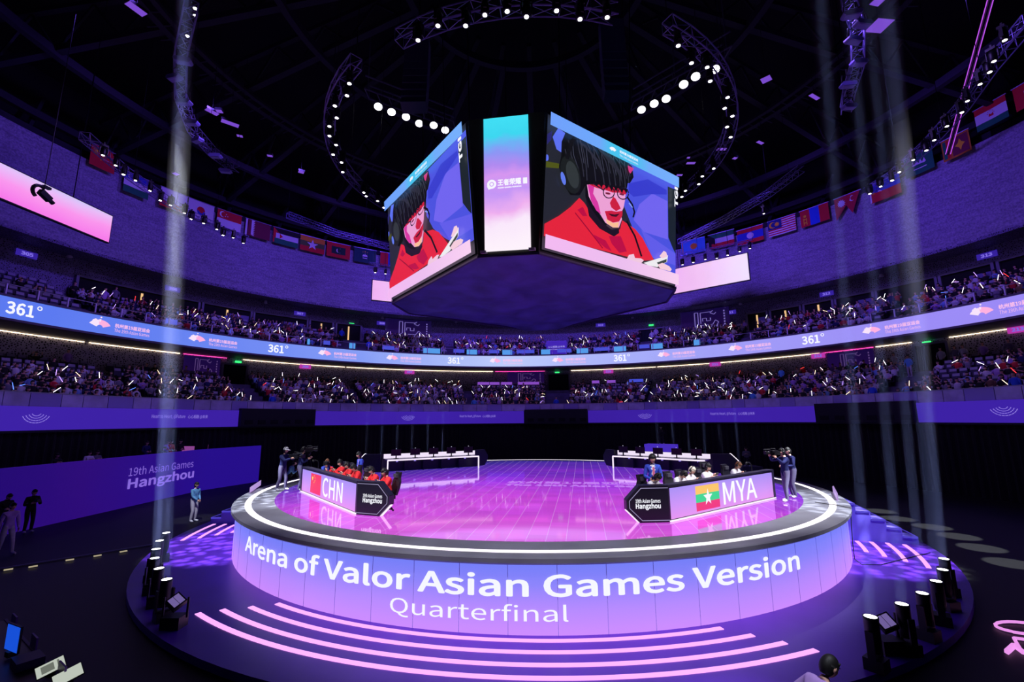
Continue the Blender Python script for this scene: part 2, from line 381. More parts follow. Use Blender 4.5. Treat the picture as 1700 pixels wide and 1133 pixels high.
# ================================================================== LED RIBBON
m_rib = grad('ribbon_video', [(0.0, (92, 124, 244)), (0.22, (136, 160, 250)), (0.47, (194, 208, 255)), (0.7, (170, 178, 254)), (1.0, (158, 140, 250))], 0, -30, 30, 0.95, noise=0.05, nscale=0.3)
rib = thing('ribbon_display', 'long light blue LED ribbon display wrapping the balcony edge, with 361 degree and Games lettering', 'screen', (0, 0, 10.52))
o = MB().arc(30.2, 30.3, 10.52, 11.72, -110, 118, 180).build('screen', m_rib, rib)
m_fan1 = E('fan_pink', (255, 176, 222), 1.0, False); m_fan2 = E('fan_pale', (248, 226, 250), 1.0, False); m_rtx = E('ribbon_text', (250, 190, 232), 1.0, False)
RT = 30.17
for px, py, h in ((38, 512, .82), (460, 582, .8), (755, 600, .8), (1031, 597, .8), (1348, 565, .8)):
    t = thetaR(px, py, RT); hw = math.degrees(0.8 / 30.2)
    mb = text_ring(MB(), '361', RT, t - hw, t + hw * 0.75, 10.75, 11.5, 0.012)
    for k in range(10): # degree ring
        a0, a1 = 2 * pi * k / 10, 2 * pi * (k + 1) / 10; q = lambda r_, a: polar(RT, t + hw * 1.05 + math.degrees(r_ * cos(a) / 30.2), 11.4 + r_ * sin(a))
        mb.poly([q(.08, a0), q(.14, a0), q(.14, a1), q(.08, a1)])
    mb.build('number_logo', WHITE_E, rib)
def fan(t, z, s, tx):
    mb = MB(); q = lambda u, v: polar(RT, t + math.degrees(u * s / 30.2), z + v * s)
    for k in range(12):
        a0, a1 = radians(150 - k * 10), radians(150 - (k + 1) * 10)
        mb.poly([q(.28 * cos(a0), -.4 + .4 * sin(a0)), q(.95 * cos(a0), -.4 + .85 * sin(a0)), q(.95 * cos(a1), -.4 + .85 * sin(a1)), q(.28 * cos(a1), -.4 + .4 * sin(a1))], 0 if k > 4 else 1)
    for a in range(5):
        c = (-.5 + .12 * a, .28 + .1 * sin(a * 2.0)); mb.poly([q(c[0] + .13 * cos(b * pi / 3), c[1] + .13 * sin(b * pi / 3)) for b in range(6)], 1)
    mb.poly([q(.02 + .07 * cos(b * pi / 4), .66 + .07 * sin(b * pi / 4)) for b in range(8)], 1)
    mb.build('fan_emblem', [m_fan1, m_fan2], rib)
    t1 = t + math.degrees(1.15 * s / 30.2); wd = math.degrees(2.9 * s / 30.2)
    mb = text_ring(MB(), '杭州第19届亚运会', RT, t1, t1 + wd, z - .02, z + .36 * s, 0.01); text_ring(mb, 'The 19th Asian Games', RT, t1, t1 + wd, z - .42 * s, z - .1 * s)
    mb.build('lettering', m_rtx, rib)
for px, py in ((166, 540), (327, 565), (539, 590), (651, 598), (822, 602), (926, 602), (1102, 592), (1221, 580), (1447, 552), (1629, 517)):
    fan(thetaR(px, py, RT), 11.08, 0.78, 1)
# ================================================================== LOWER BANNER, GAPS, RAILS
m_ban = grad('banner_violet', [(0, (58, 22, 158)), (0.5, (74, 40, 200)), (1, (62, 20, 168))], 0, -26, 26, 0.64, 0.6, 0.1, 0.5)
m_btx = E('banner_text', (150, 128, 235), 0.9, False)
bans = [(-110, -58.4), (-44.8, .6), (15.2, 59.4), (73.6, 112)]
bl = ['far left of the arena', 'left of centre', 'right of centre', 'far right of the arena']
for (a, b_), nm in zip(bans, bl):
    o = thing('banner_board', 'violet slogan banner along the lower stand edge, %s' % nm, 'banner', polar(25.6, (a + b_) / 2, 4.13), 0, 'slogan banners on the lower stand edge')
    MB().arc(25.6, 25.7, 4.14, 5.36, a, b_, 40).build('board', m_ban, o)
    for k, t in enumerate({-110: (-68,), -44.8: (-10.5,), 15.2: (44.5,), 73.6: (90,)}[a]):
        mb = text_ring(MB(), 'Heart to Heart, @Future', 25.56, t - 3.6, t + 1.2, 4.72, 5.0); text_ring(mb, '心心相融 @未来', 25.56, t + 1.6, t + 4.6, 4.72, 5.0)
        mb.build('lettering', m_btx, o)
    for t in {-110: (-85.5,), -44.8: (-25.6,), 15.2: (27.6,), 73.6: (83.5,)}[a]:
        mb = MB()
        for j in range(4):
            for k in range(10):
                a0 = radians(20 + 14 * k); a1 = a0 + radians(12); q = lambda r_, x: polar(25.56, t + math.degrees(r_ * cos(x) / 25.6), 5.05 - r_ * sin(x) * 0.8)
                mb.poly([q(.2 + .15 * j, a0), q(.24 + .15 * j, a0), q(.24 + .15 * j, a1), q(.2 + .15 * j, a1)])
        mb.build('emblem', m_btx, o)
for i, (a, b_) in enumerate(((-58.3, -44.9), (.7, 15.1), (59.5, 73.5))):
    o = thing('control_booth', 'dark control booth box in the lower stand edge, %s' % ('left of centre', 'in the centre', 'right of centre')[i], 'booth', polar(25.4, (a + b_) / 2, 4.13))
    MB().arc(25.3, 25.72, 4.13, 5.5, a, b_, 14).build('front', M('booth_dark', (18, 17, 30), 0.7), o)
    for k in range(6): t = a + (b_ - a) * (k + .3) / 6; MB().arc(25.26, 25.3, 4.3, 4.62, t, t + (b_ - a) / 10, 3).build('slot', m_dark, o)
m_rail = M('rail_panel', (196, 188, 226), 0.35, 0.2, var=0.2, scale=1.5); m_rail2 = M('rail_panel_violet', (166, 152, 220), 0.35, 0.2)
rl = thing('guard_rail', 'grey panelled guard rail along the front of the lower stand', 'railing', (0, 0, 5.1))
k = 0; T = -112.0
while T < 112:
    wd = 2.9 + 0.5 * sin(k * 2.3); low = (k % 5 == 2)
    MB().arc(25.78, 25.84, 4.75 if low else 5.3, 6.05, T, T + wd - .08, 5).build('panel', m_rail if k % 3 else m_rail2, rl); T += wd; k += 1
MB().arc(25.76, 25.88, 6.05, 6.1, -112, 112, 110).build('handrail', M('rail_steel', (170, 166, 190), 0.3, 0.8), rl)
rl = thing('guard_rail', 'row of slim white posts and rail above the LED ribbon of the upper stand', 'railing', (0, 0, 11.8))
MB().arc(30.5, 30.54, 12.52, 12.57, -112, 116, 110).build('handrail', M('rail_steel', (170, 166, 190)), rl)
m_post = M('post_white', (225, 222, 240), 0.4)
for T in range(-110, 116, 3): MB().arc(30.48, 30.56, 11.85, 12.55, T, T + .14, 1).build('post', m_post, rl)
# blue and violet placards behind that rail
m_plc = [E('placard_cyan', (84, 160, 240), 0.9, False), E('placard_blue', (74, 84, 226), 0.8, False)]
for i, (x0, x1, c) in enumerate(((635, 655, 1), (703, 731, 0), (753, 771, 1), (775, 792, 0), (812, 829, 1), (834, 850, 0), (858, 887, 1), (898, 913, 0), (925, 948, 1), (957, 976, 0), (985, 1012, 1), (1019, 1039, 0), (1061, 1078, 1), (1081, 1100, 0), (1152, 1163, 0), (580, 590, 0), (510, 514, 0), (537, 548, 1), (380, 384, 1), (270, 290, 1))):
    y = 575; a, b_ = thetaR(x0, y, 30.6), thetaR(x1, y, 30.6)
    lo = 11.86 if c == 0 else 12.1
    tag(MB().arc(30.62, 30.66, lo, 12.5, a, b_, 3).build('placard', m_plc[c]), '%s placard on the upper stand rail, %s from the left' % (('bright blue' if c == 0 else 'violet blue'), ordn(sorted([635, 703, 753, 775, 812, 834, 858, 898, 925, 957, 985, 1019, 1061, 1081, 1152, 580, 510, 537, 380, 270]).index(x0) + 1)), 'placard', 'placards on the upper rail')
# sign board in the centre aisle of the upper stand
sb = thing('aisle_sign', 'violet sign board with white slogan standing in the centre aisle of the upper stand', 'sign', polar(30.9, 8.2, 11.45))
a, b_ = thetaR(907, 580, 30.9), thetaR(941, 580, 30.9)
MB().arc(30.88, 30.94, 11.46, 13.55, a, b_, 4).build('board', E('sign_violet', (66, 34, 190), 0.8, False), sb)
mb = text_ring(MB(), '心心相融 @未来', 30.85, a + .4, b_ - .4, 12.7, 12.95); text_ring(mb, 'Heart to Heart, @Future', 30.85, a + .6, b_ - .6, 12.45, 12.58); mb.build('lettering', E('sign_text', (190, 180, 245), 1, False), sb)
# violet table boards at the back of the lower stand, centre
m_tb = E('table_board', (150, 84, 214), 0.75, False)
for i, (x0, x1) in enumerate(((793, 812), (813, 829), (832, 850), (860, 895), (983, 995), (1008, 1022), (1045, 1068))):
    a, b_ = thetaR(x0, 638, 32.9), thetaR(x1, 638, 32.9)
    o = thing('press_table', 'violet fronted press table at the back of the lower stand, %s from the left' % ordn(i + 1), 'table', polar(32.9, (a + b_) / 2, 7.9), 0, 'press tables at the back of the lower stand')
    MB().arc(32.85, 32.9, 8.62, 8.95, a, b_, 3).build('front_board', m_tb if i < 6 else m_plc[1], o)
    MB().arc(32.9, 33.4, 8.88, 8.94, a, b_, 3).build('table_top', m_post, o)
    for t in (a, b_): MB().tube(polar(32.92, t, 7.9), polar(32.92, t, 8.95), .06, .06, 4).build('leg', m_post, o)
# emblem banners on the perforated walls
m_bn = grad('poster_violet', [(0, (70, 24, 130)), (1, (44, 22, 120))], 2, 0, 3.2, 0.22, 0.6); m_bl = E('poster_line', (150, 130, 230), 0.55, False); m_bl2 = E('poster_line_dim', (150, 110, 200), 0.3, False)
def poster(label, Rr, a, b_, z0, z1, ml):
    o = thing('emblem_banner', label, 'banner', polar(Rr, (a + b_) / 2, z0))
    MB().arc(Rr, Rr + .06, z0, z1, a, b_, 8).build('cloth', m_bn, o)
    wd, ht = b_ - a, z1 - z0; mb = MB(); P = lambda u, v: polar(Rr - .03, a + wd * u, z0 + ht * v)
    def ln(pts, wt=.018):
        for (u0, v0), (u1, v1) in zip(pts, pts[1:]):
            d = hypot(u1 - u0, v1 - v0) or 1; nx, ny = -(v1 - v0) / d * wt / 2, (u1 - u0) / d * wt / 2
            mb.poly([P(u0 + nx, v0 + ny), P(u1 + nx, v1 + ny), P(u1 - nx, v1 - ny), P(u0 - nx, v0 - ny)])
    ln([(.3, .42), (.3, .92), (.37, .92), (.37, .5), (.3, .42)]); ln([(.42, .52), (.42, .9), (.66, .9)]); ln([(.68, .94), (.62, .86), (.7, .8), (.74, .86)])
    ln([(.46, .6), (.46, .7), (.54, .7), (.54, .6), (.62, .6), (.62, .7)]); ln([(.42, .46), (.66, .46), (.72, .6), (.78, .52), (.7, .3), (.66, .02)]); ln([(.6, .3), (.62, .04)])
    for k in range(7):
        rr = .14 + .055 * k; pts = [(.5 + rr * 1.05 * cos(radians(x)), .46 - rr * 1.1 * sin(radians(x)) * 1.0) for x in range(8, 173, 15)]
        pts = [p for p in pts if p[1] > 0.02]
        ln(pts[:len(pts) // 2 - 0], .012); ln(pts[len(pts) // 2:], .012)
    for k in range(6): ln([(.9, .9 - .09 * k), (.9, .85 - .09 * k)], .03)
    mb.build('emblem', ml, o)
poster('violet emblem banner on the upper back wall left of the hanging scoreboard', 35.25, -27, -18, 13.3, 16.6, m_bl)
poster('violet emblem banner on the upper back wall right of the hanging scoreboard', 35.25, 32, 40.5, 13.3, 16.6, m_bl)
poster('dim violet emblem banner beside the left doorway under the balcony', 34.05, -59.4, -54.5, 7.7, 10.25, m_bl2)
poster('dim violet emblem banner beside the right doorway under the balcony', 34.05, 55, 61, 7.7, 10.25, m_bl2)
poster('dim violet emblem banner left of the centre doorway under the balcony', 34.05, -2.5, 5, 8.2, 10.25, m_bl2)
# block number plates, exit signs, wall loudspeakers
m_num = E('number_plate', (58, 36, 170), 0.8, False); m_numt = E('number_text', (130, 110, 235), 0.9, False); m_numr = E('number_plate_pink', (210, 60, 190), 0.7, False)
NSG = [0, 0]
for (px, py, Rr, tx, pk) in ((45, 422, 35.3, '305', 0), (287, 480, 35.3, '306', 0), (498, 521, 35.3, '307', 0), (634, 537, 35.3, '308', 0), (997, 540, 35.3, '310', 0), (1212, 519, 35.3, '311', 0), (1372, 488, 35.3, '312', 0), (1638, 424, 35.3, '313', 0),
                             (507, 609, 34.05, '206', 1), (680, 618, 34.05, '207', 1), (1010, 617, 34.05, '210', 1), (1187, 605, 34.05, '211', 1), (1358, 591, 34.05, '212', 1), (1690, 547, 34.05, '213', 1)):
    p = onR(px, py, Rr); t = ang(p); o = thing('block_sign', '%s block number sign %s on the %s back wall, %s from the left' % ('pink' if pk else 'violet', tx, 'lower' if pk else 'upper', ordn(NSG[pk] + 1)), 'sign', p); NSG[pk] += 1
    hw = .95
    MB().arc(Rr, Rr + .05, p.z - .22, p.z + .22, t - hw, t + hw, 2).build('plate', m_numr if pk else m_num, o)
    text_ring(MB(), tx, Rr - .03, t - .55, t + .55, p.z - .13, p.z + .13, .02).build('lettering', m_numt, o)
m_ex = E('exit_green', (60, 255, 130), 1.2, False)
for i, (px, py, Rr, nm) in enumerate(((396, 601, 34.0, 'left doorway under the balcony'), (925, 619, 34.0, 'centre doorway under the balcony'), (1538, 569, 34.0, 'right doorway under the balcony'), (584, 538, 35.2, 'upper door left of the scoreboard'), (1081, 540, 35.2, 'upper door right of the scoreboard'))):
    p = onR(px, py, Rr); t = ang(p)
    tag(MB().arc(Rr, Rr + .08, p.z - .09, p.z + .09, t - .45, t + .45, 1).build('exit_sign', m_ex), 'small green exit sign over the %s' % nm, 'sign')
m_spk = M('speaker_grey', (215, 212, 228), 0.5)
for i, (px, py) in enumerate(((116, 423), (441, 501), (635, 527), (757, 533), (1050, 526), (1229, 503), (1463, 456))):
    p = onR(px, py, 35.1); tag(MB().lathe([(.02, .3), (.1, .28), (.16, -.1), (.2, -.2), (.02, -.25)], p, 8).build('wall_speaker', m_spk, smooth=True), 'small white wall loudspeaker on the upper perforated wall, %s from the left' % ordn(i + 1), 'speaker', 'wall loudspeakers')
FACE=[
((74, 82, 222),[(0.558,0.927),(1.0,0.947),(1.0,0.101),(0.884,0.101),(0.725,0.26),(0.611,0.399),(0.542,0.55)]),
((112, 100, 238),[(0.779,0.761),(0.919,0.753),(0.926,0.402),(0.71,0.391),(0.622,0.461),(0.668,0.615)]),
((55, 60, 205),[(0.579,0.757),(0.738,0.869),(0.911,0.852),(0.912,0.811),(0.767,0.749),(0.618,0.658),(0.575,0.679)]),
((96, 92, 232),[(0.685,0.401),(0.996,0.298),(0.998,0.189),(0.791,0.19)]),
((24, 34, 40),[(0.92,0.89),(1.0,0.896),(0.998,0.298),(0.975,0.331),(0.928,0.423)]),
((92, 112, 240),[(0.033,0.845),(0.065,0.931),(0.11,0.92),(0.097,0.854),(0.091,0.758),(0.06,0.766),(0.044,0.815)]),
((92, 112, 240),[(0.014,0.676),(0.014,0.666),(0.012,0.657),(0.008,0.65),(0.004,0.646),(0.0,0.646),(0.0,0.649),(0.0,0.656),(0.0,0.665),(0.0,0.675),(0.0,0.684),(0.0,0.691),(0.002,0.695),(0.007,0.696),(0.011,0.692),(0.013,0.685)]),
((40, 38, 110),[(0.0,0.846),(0.029,0.889),(0.025,0.817),(0.0,0.767)]),
((78, 84, 22),[(0.0,0.643),(0.082,0.666),(0.078,0.629),(0.0,0.597)]),
((13, 13, 17),[(0.089,0.839),(0.114,0.934),(0.194,0.989),(0.333,0.978),(0.492,0.946),(0.6,0.915),(0.614,0.825),(0.585,0.76),(0.567,0.752),(0.562,0.711),(0.546,0.663),(0.516,0.688),(0.487,0.648),(0.462,0.669),(0.431,0.631),(0.399,0.649),(0.37,0.616),(0.342,0.635),(0.31,0.612),(0.278,0.615),(0.255,0.585),(0.218,0.488),(0.158,0.462),(0.106,0.532),(0.078,0.647),(0.089,0.722)]),
((46, 46, 60),[(0.193,0.939),(0.221,0.882),(0.237,0.819),(0.253,0.724),(0.261,0.626),(0.268,0.629),(0.26,0.728),(0.243,0.823),(0.227,0.887),(0.198,0.945)]),
((70, 72, 92),[(0.247,0.897),(0.255,0.828),(0.268,0.731),(0.271,0.733),(0.259,0.83),(0.25,0.899)]),
((46, 46, 60),[(0.234,0.949),(0.268,0.894),(0.29,0.832),(0.31,0.742),(0.322,0.647),(0.328,0.651),(0.316,0.746),(0.296,0.837),(0.274,0.9),(0.24,0.955)]),
((70, 72, 92),[(0.3,0.912),(0.309,0.842),(0.325,0.749),(0.328,0.751),(0.312,0.844),(0.303,0.914)]),
((46, 46, 60),[(0.266,0.941),(0.312,0.891),(0.344,0.834),(0.367,0.744),(0.382,0.649),(0.389,0.653),(0.374,0.749),(0.351,0.84),(0.317,0.898),(0.271,0.948)]),
((70, 72, 92),[(0.355,0.915),(0.363,0.845),(0.382,0.752),(0.385,0.754),(0.366,0.847),(0.358,0.917)]),
((46, 46, 60),[(0.309,0.939),(0.355,0.895),(0.388,0.843),(0.412,0.756),(0.426,0.663),(0.433,0.667),(0.418,0.76),(0.395,0.849),(0.361,0.901),(0.314,0.946)]),
((70, 72, 92),[(0.399,0.925),(0.408,0.854),(0.427,0.763),(0.43,0.765),(0.411,0.856),(0.402,0.927)]),
((46, 46, 60),[(0.354,0.924),(0.4,0.886),(0.434,0.84),(0.455,0.762),(0.467,0.679),(0.474,0.683),(0.462,0.766),(0.44,0.846),(0.406,0.893),(0.359,0.931)]),
((70, 72, 92),[(0.445,0.922),(0.453,0.851),(0.47,0.769),(0.474,0.772),(0.457,0.853),(0.448,0.924)]),
((46, 46, 60),[(0.398,0.922),(0.446,0.883),(0.48,0.837),(0.495,0.768),(0.501,0.694),(0.508,0.698),(0.502,0.772),(0.486,0.843),(0.451,0.89),(0.403,0.929)]),
((70, 72, 92),[(0.491,0.92),(0.5,0.848),(0.511,0.776),(0.514,0.778),(0.503,0.85),(0.494,0.922)]),
((46, 46, 60),[(0.444,0.92),(0.487,0.884),(0.517,0.842),(0.534,0.771),(0.541,0.695),(0.548,0.699),(0.541,0.776),(0.523,0.848),(0.493,0.891),(0.449,0.927)]),
((70, 72, 92),[(0.528,0.926),(0.537,0.853),(0.55,0.779),(0.553,0.781),(0.541,0.855),(0.532,0.928)]),
((46, 46, 60),[(0.123,0.867),(0.141,0.818),(0.146,0.761),(0.183,0.678),(0.212,0.591),(0.218,0.596),(0.189,0.683),(0.152,0.766),(0.146,0.822),(0.129,0.872)]),
((70, 72, 92),[(0.156,0.838),(0.164,0.77),(0.197,0.685),(0.2,0.688),(0.167,0.773),(0.159,0.84)]),
((46, 46, 60),[(0.105,0.788),(0.118,0.736),(0.119,0.677),(0.15,0.598),(0.173,0.515),(0.179,0.519),(0.156,0.603),(0.124,0.682),(0.124,0.739),(0.111,0.792)]),
((70, 72, 92),[(0.128,0.753),(0.136,0.686),(0.163,0.605),(0.166,0.607),(0.139,0.688),(0.131,0.755)]),
((46, 46, 60),[(0.162,0.935),(0.185,0.887),(0.195,0.833),(0.219,0.737),(0.234,0.637),(0.24,0.641),(0.225,0.742),(0.201,0.838),(0.19,0.892),(0.167,0.941)]),
((70, 72, 92),[(0.205,0.911),(0.213,0.843),(0.232,0.744),(0.236,0.746),(0.216,0.845),(0.208,0.913)]),
((46, 46, 60),[(0.49,0.905),(0.524,0.877),(0.544,0.842),(0.559,0.799),(0.564,0.75),(0.571,0.754),(0.566,0.803),(0.551,0.848),(0.53,0.884),(0.496,0.912)]),
((70, 72, 92),[(0.556,0.926),(0.565,0.853),(0.575,0.806),(0.578,0.809),(0.568,0.855),(0.559,0.928)]),
((44, 44, 58),[(0.186,0.901),(0.238,0.892),(0.337,0.82),(0.385,0.67),(0.35,0.752),(0.271,0.848)]),
((40, 40, 52),[(0.334,0.917),(0.424,0.9),(0.495,0.821),(0.521,0.718),(0.472,0.797),(0.391,0.859)]),
((210, 52, 130),[(0.555,0.894),(0.607,0.893),(0.578,0.834),(0.565,0.847)]),
((12, 12, 16),[(0.246,0.601),(0.277,0.621),(0.286,0.504),(0.348,0.397),(0.415,0.338),(0.394,0.317),(0.305,0.38),(0.249,0.489)]),
((228, 36, 58),[(0.0,0.177),(0.084,0.27),(0.155,0.367),(0.209,0.46),(0.242,0.438),(0.306,0.356),(0.451,0.265),(0.506,0.335),(0.519,0.412),(0.624,0.378),(0.687,0.324),(0.785,0.169),(0.691,0.132),(0.0,0.091)]),
((236, 160, 212),[(0.257,0.586),(0.342,0.623),(0.431,0.631),(0.543,0.655),(0.538,0.586),(0.528,0.519),(0.504,0.453),(0.518,0.421),(0.495,0.341),(0.449,0.324),(0.393,0.342),(0.348,0.403),(0.303,0.446),(0.272,0.499)]),
((214, 54, 160),[(0.261,0.588),(0.308,0.596),(0.301,0.535),(0.337,0.478),(0.359,0.395),(0.326,0.412),(0.287,0.475)]),
((204, 30, 62),[(0.268,0.593),(0.385,0.643),(0.548,0.672),(0.544,0.637),(0.488,0.628),(0.443,0.608),(0.386,0.603),(0.321,0.59)]),
((204, 30, 62),[(0.446,0.575),(0.464,0.568),(0.49,0.531),(0.505,0.503),(0.471,0.466),(0.434,0.481),(0.422,0.513)]),
((204, 30, 62),[(0.386,0.431),(0.435,0.456),(0.471,0.461),(0.519,0.49),(0.518,0.449),(0.494,0.39),(0.448,0.363),(0.406,0.371)]),
((250, 190, 150),[(0.392,0.372),(0.449,0.36),(0.494,0.386),(0.488,0.338),(0.449,0.324),(0.404,0.339)]),
((60, 16, 34),[(0.411,0.422),(0.458,0.433),(0.498,0.457),(0.472,0.419),(0.436,0.41)]),
((30, 18, 32),[(0.247,0.486),(0.283,0.419),(0.349,0.343),(0.439,0.3),(0.493,0.33),(0.496,0.296),(0.457,0.252),(0.351,0.277),(0.276,0.345)]),
((188, 14, 66),[(0.196,0.36),(0.231,0.398),(0.264,0.34),(0.233,0.328)]),
((188, 14, 66),[(0.309,0.214),(0.397,0.197),(0.443,0.127),(0.398,0.137),(0.332,0.174)]),
((188, 14, 66),[(0.418,0.241),(0.508,0.273),(0.557,0.165),(0.5,0.134),(0.441,0.188)]),
((160, 10, 52),[(0.179,0.328),(0.263,0.242),(0.373,0.126),(0.379,0.133),(0.269,0.249),(0.184,0.335)]),
((26, 30, 30),[(0.203,0.651),(0.212,0.597),(0.211,0.545),(0.199,0.502),(0.178,0.475),(0.153,0.469),(0.126,0.483),(0.103,0.515),(0.085,0.561),(0.077,0.613),(0.078,0.665),(0.089,0.707),(0.109,0.734),(0.134,0.742),(0.161,0.73),(0.185,0.697)]),
((48, 54, 56),[(0.192,0.639),(0.199,0.601),(0.199,0.564),(0.193,0.535),(0.181,0.517),(0.165,0.514),(0.147,0.526),(0.132,0.55),(0.119,0.584),(0.113,0.621),(0.112,0.657),(0.119,0.686),(0.13,0.704),(0.146,0.708),(0.164,0.697),(0.18,0.673)]),
((96, 122, 236),[(0.11,0.564),(0.114,0.546),(0.115,0.53),(0.113,0.517),(0.109,0.51),(0.103,0.509),(0.096,0.516),(0.09,0.528),(0.084,0.544),(0.081,0.562),(0.08,0.578),(0.082,0.591),(0.086,0.598),(0.091,0.599),(0.098,0.592),(0.105,0.58)]),
((16, 16, 20),[(0.128,0.714),(0.15,0.852),(0.204,0.935),(0.186,0.949),(0.127,0.854),(0.103,0.709)]),
((34, 24, 44),[(0.447,0.608),(0.445,0.593),(0.439,0.578),(0.431,0.565),(0.42,0.555),(0.408,0.548),(0.396,0.546),(0.386,0.549),(0.378,0.556),(0.373,0.567),(0.372,0.581),(0.375,0.595),(0.382,0.609),(0.391,0.622),(0.403,0.631),(0.415,0.636),(0.426,0.636),(0.436,0.632),(0.443,0.623),(0.446,0.611),(0.454,0.616),(0.45,0.63),(0.442,0.64),(0.43,0.646),(0.416,0.645),(0.401,0.639),(0.388,0.628),(0.376,0.613),(0.368,0.596),(0.365,0.578),(0.366,0.562),(0.371,0.549),(0.381,0.541),(0.393,0.537),(0.408,0.54),(0.422,0.548),(0.435,0.56),(0.446,0.576),(0.452,0.594),(0.454,0.61)]),
((34, 24, 44),[(0.555,0.648),(0.553,0.632),(0.547,0.617),(0.538,0.603),(0.527,0.593),(0.514,0.586),(0.502,0.584),(0.491,0.587),(0.483,0.594),(0.478,0.605),(0.477,0.619),(0.481,0.634),(0.487,0.648),(0.497,0.661),(0.509,0.67),(0.522,0.676),(0.534,0.676),(0.544,0.672),(0.551,0.663),(0.555,0.65),(0.563,0.656),(0.559,0.67),(0.55,0.68),(0.538,0.685),(0.523,0.685),(0.508,0.678),(0.493,0.667),(0.482,0.651),(0.473,0.634),(0.469,0.616),(0.471,0.6),(0.476,0.587),(0.486,0.578),(0.499,0.575),(0.514,0.577),(0.529,0.585),(0.543,0.598),(0.554,0.614),(0.561,0.633),(0.563,0.65)]),
((34, 24, 44),[(0.45,0.626),(0.462,0.64),(0.474,0.634),(0.479,0.642),(0.463,0.649),(0.446,0.632)]),
((34, 24, 44),[(0.372,0.594),(0.328,0.606),(0.285,0.614),(0.281,0.604),(0.324,0.596),(0.368,0.584)]),
((120, 30, 60),[(0.42,0.582),(0.418,0.579),(0.414,0.575),(0.407,0.571),(0.399,0.569),(0.392,0.568),(0.386,0.568),(0.382,0.57),(0.381,0.573),(0.383,0.577),(0.387,0.581),(0.394,0.584),(0.402,0.587),(0.409,0.588),(0.415,0.587),(0.419,0.586)]),
((120, 30, 60),[(0.526,0.623),(0.524,0.619),(0.519,0.615),(0.512,0.611),(0.504,0.609),(0.497,0.608),(0.49,0.608),(0.486,0.61),(0.485,0.613),(0.487,0.617),(0.492,0.621),(0.499,0.625),(0.507,0.627),(0.515,0.628),(0.521,0.628),(0.525,0.626)]),
((16, 16, 20),[(0.542,0.609),(0.584,0.564),(0.602,0.51),(0.592,0.462),(0.604,0.464),(0.615,0.516),(0.595,0.575),(0.552,0.622)]),
((140, 170, 250),[(0.559,0.567),(0.589,0.541),(0.594,0.548),(0.565,0.574)]),
((16, 12, 18),[(0.539,0.406),(0.607,0.306),(0.665,0.154),(0.678,0.163),(0.62,0.316),(0.552,0.418)]),
((240, 200, 222),[(0.553,0.099),(0.569,0.138),(0.607,0.159),(0.617,0.128),(0.666,0.14),(0.691,0.132),(0.667,0.097),(0.582,0.098)]),
((238, 236, 240),[(0.689,0.109),(0.903,0.243),(0.893,0.181),(0.805,0.108),(0.729,0.099)]),
((60, 70, 64),[(0.802,0.147),(0.89,0.206),(0.888,0.179),(0.818,0.125)]),
((245, 205, 220),[(0.823,0.209),(0.861,0.269),(0.884,0.266),(0.898,0.23),(0.849,0.199)]),
((245, 205, 220),[(0.807,0.13),(0.85,0.159),(0.913,0.149),(0.937,0.127),(0.924,0.105),(0.831,0.101)]),
((13, 13, 17),[(0.266,0.621),(0.297,0.633),(0.286,0.589)]),
((13, 13, 17),[(0.298,0.625),(0.33,0.637),(0.318,0.593)]),
((13, 13, 17),[(0.33,0.625),(0.362,0.637),(0.35,0.593)]),
((13, 13, 17),[(0.368,0.635),(0.401,0.647),(0.389,0.602)]),
((13, 13, 17),[(0.403,0.636),(0.437,0.648),(0.425,0.603)]),
((13, 13, 17),[(0.437,0.648),(0.471,0.661),(0.458,0.615)]),
((13, 13, 17),[(0.48,0.655),(0.515,0.668),(0.502,0.622)]),
((13, 13, 17),[(0.513,0.667),(0.548,0.679),(0.535,0.633)]),
]
# ================================================================== STAGE
st = thing('stage', 'round stage with violet LED floor, white light ring and lit drum reading Arena of Valor', 'stage', (0, 0, 0.0))
ZS = 1.7
def ringface(mb, R0, R1, z, n=160, mi=0, t0=0, t1=360):
    for i in range(n):
        a, b_ = t0 + (t1 - t0) * i / n, t0 + (t1 - t0) * (i + 1) / n
        mb.poly([polar(R0, a, z), polar(R0, b_, z), polar(R1, b_, z), polar(R1, a, z)], mi)
    return mb
mb = MB(); mb.lathe([(0.01, 0.02), (13.2, 0.02), (14.2, 0.05), (14.2, 0.2), (0.01, 0.2)], n=128)
struct(mb.build('floor_disc', M('disc_violet', (94, 42, 190), 0.36, var=0.1, scale=0.8), None, False, True, (0, 0, 0)))
mb = MB(); mb.lathe([(11.78, 1.55), (11.86, 1.6), (11.86, 1.69), (11.8, ZS), (10.56, ZS), (10.56, 1.6), (11.6, 1.5)], n=160)
mb.build('rim', M('stage_rim', (120, 120, 130), 0.42, var=0.2, scale=0.9), st)
mb = ringface(MB(), 11.28, 11.48, ZS + .006); mb.build('light_ring', E('ring_white', (255, 246, 255), 1.6), st)
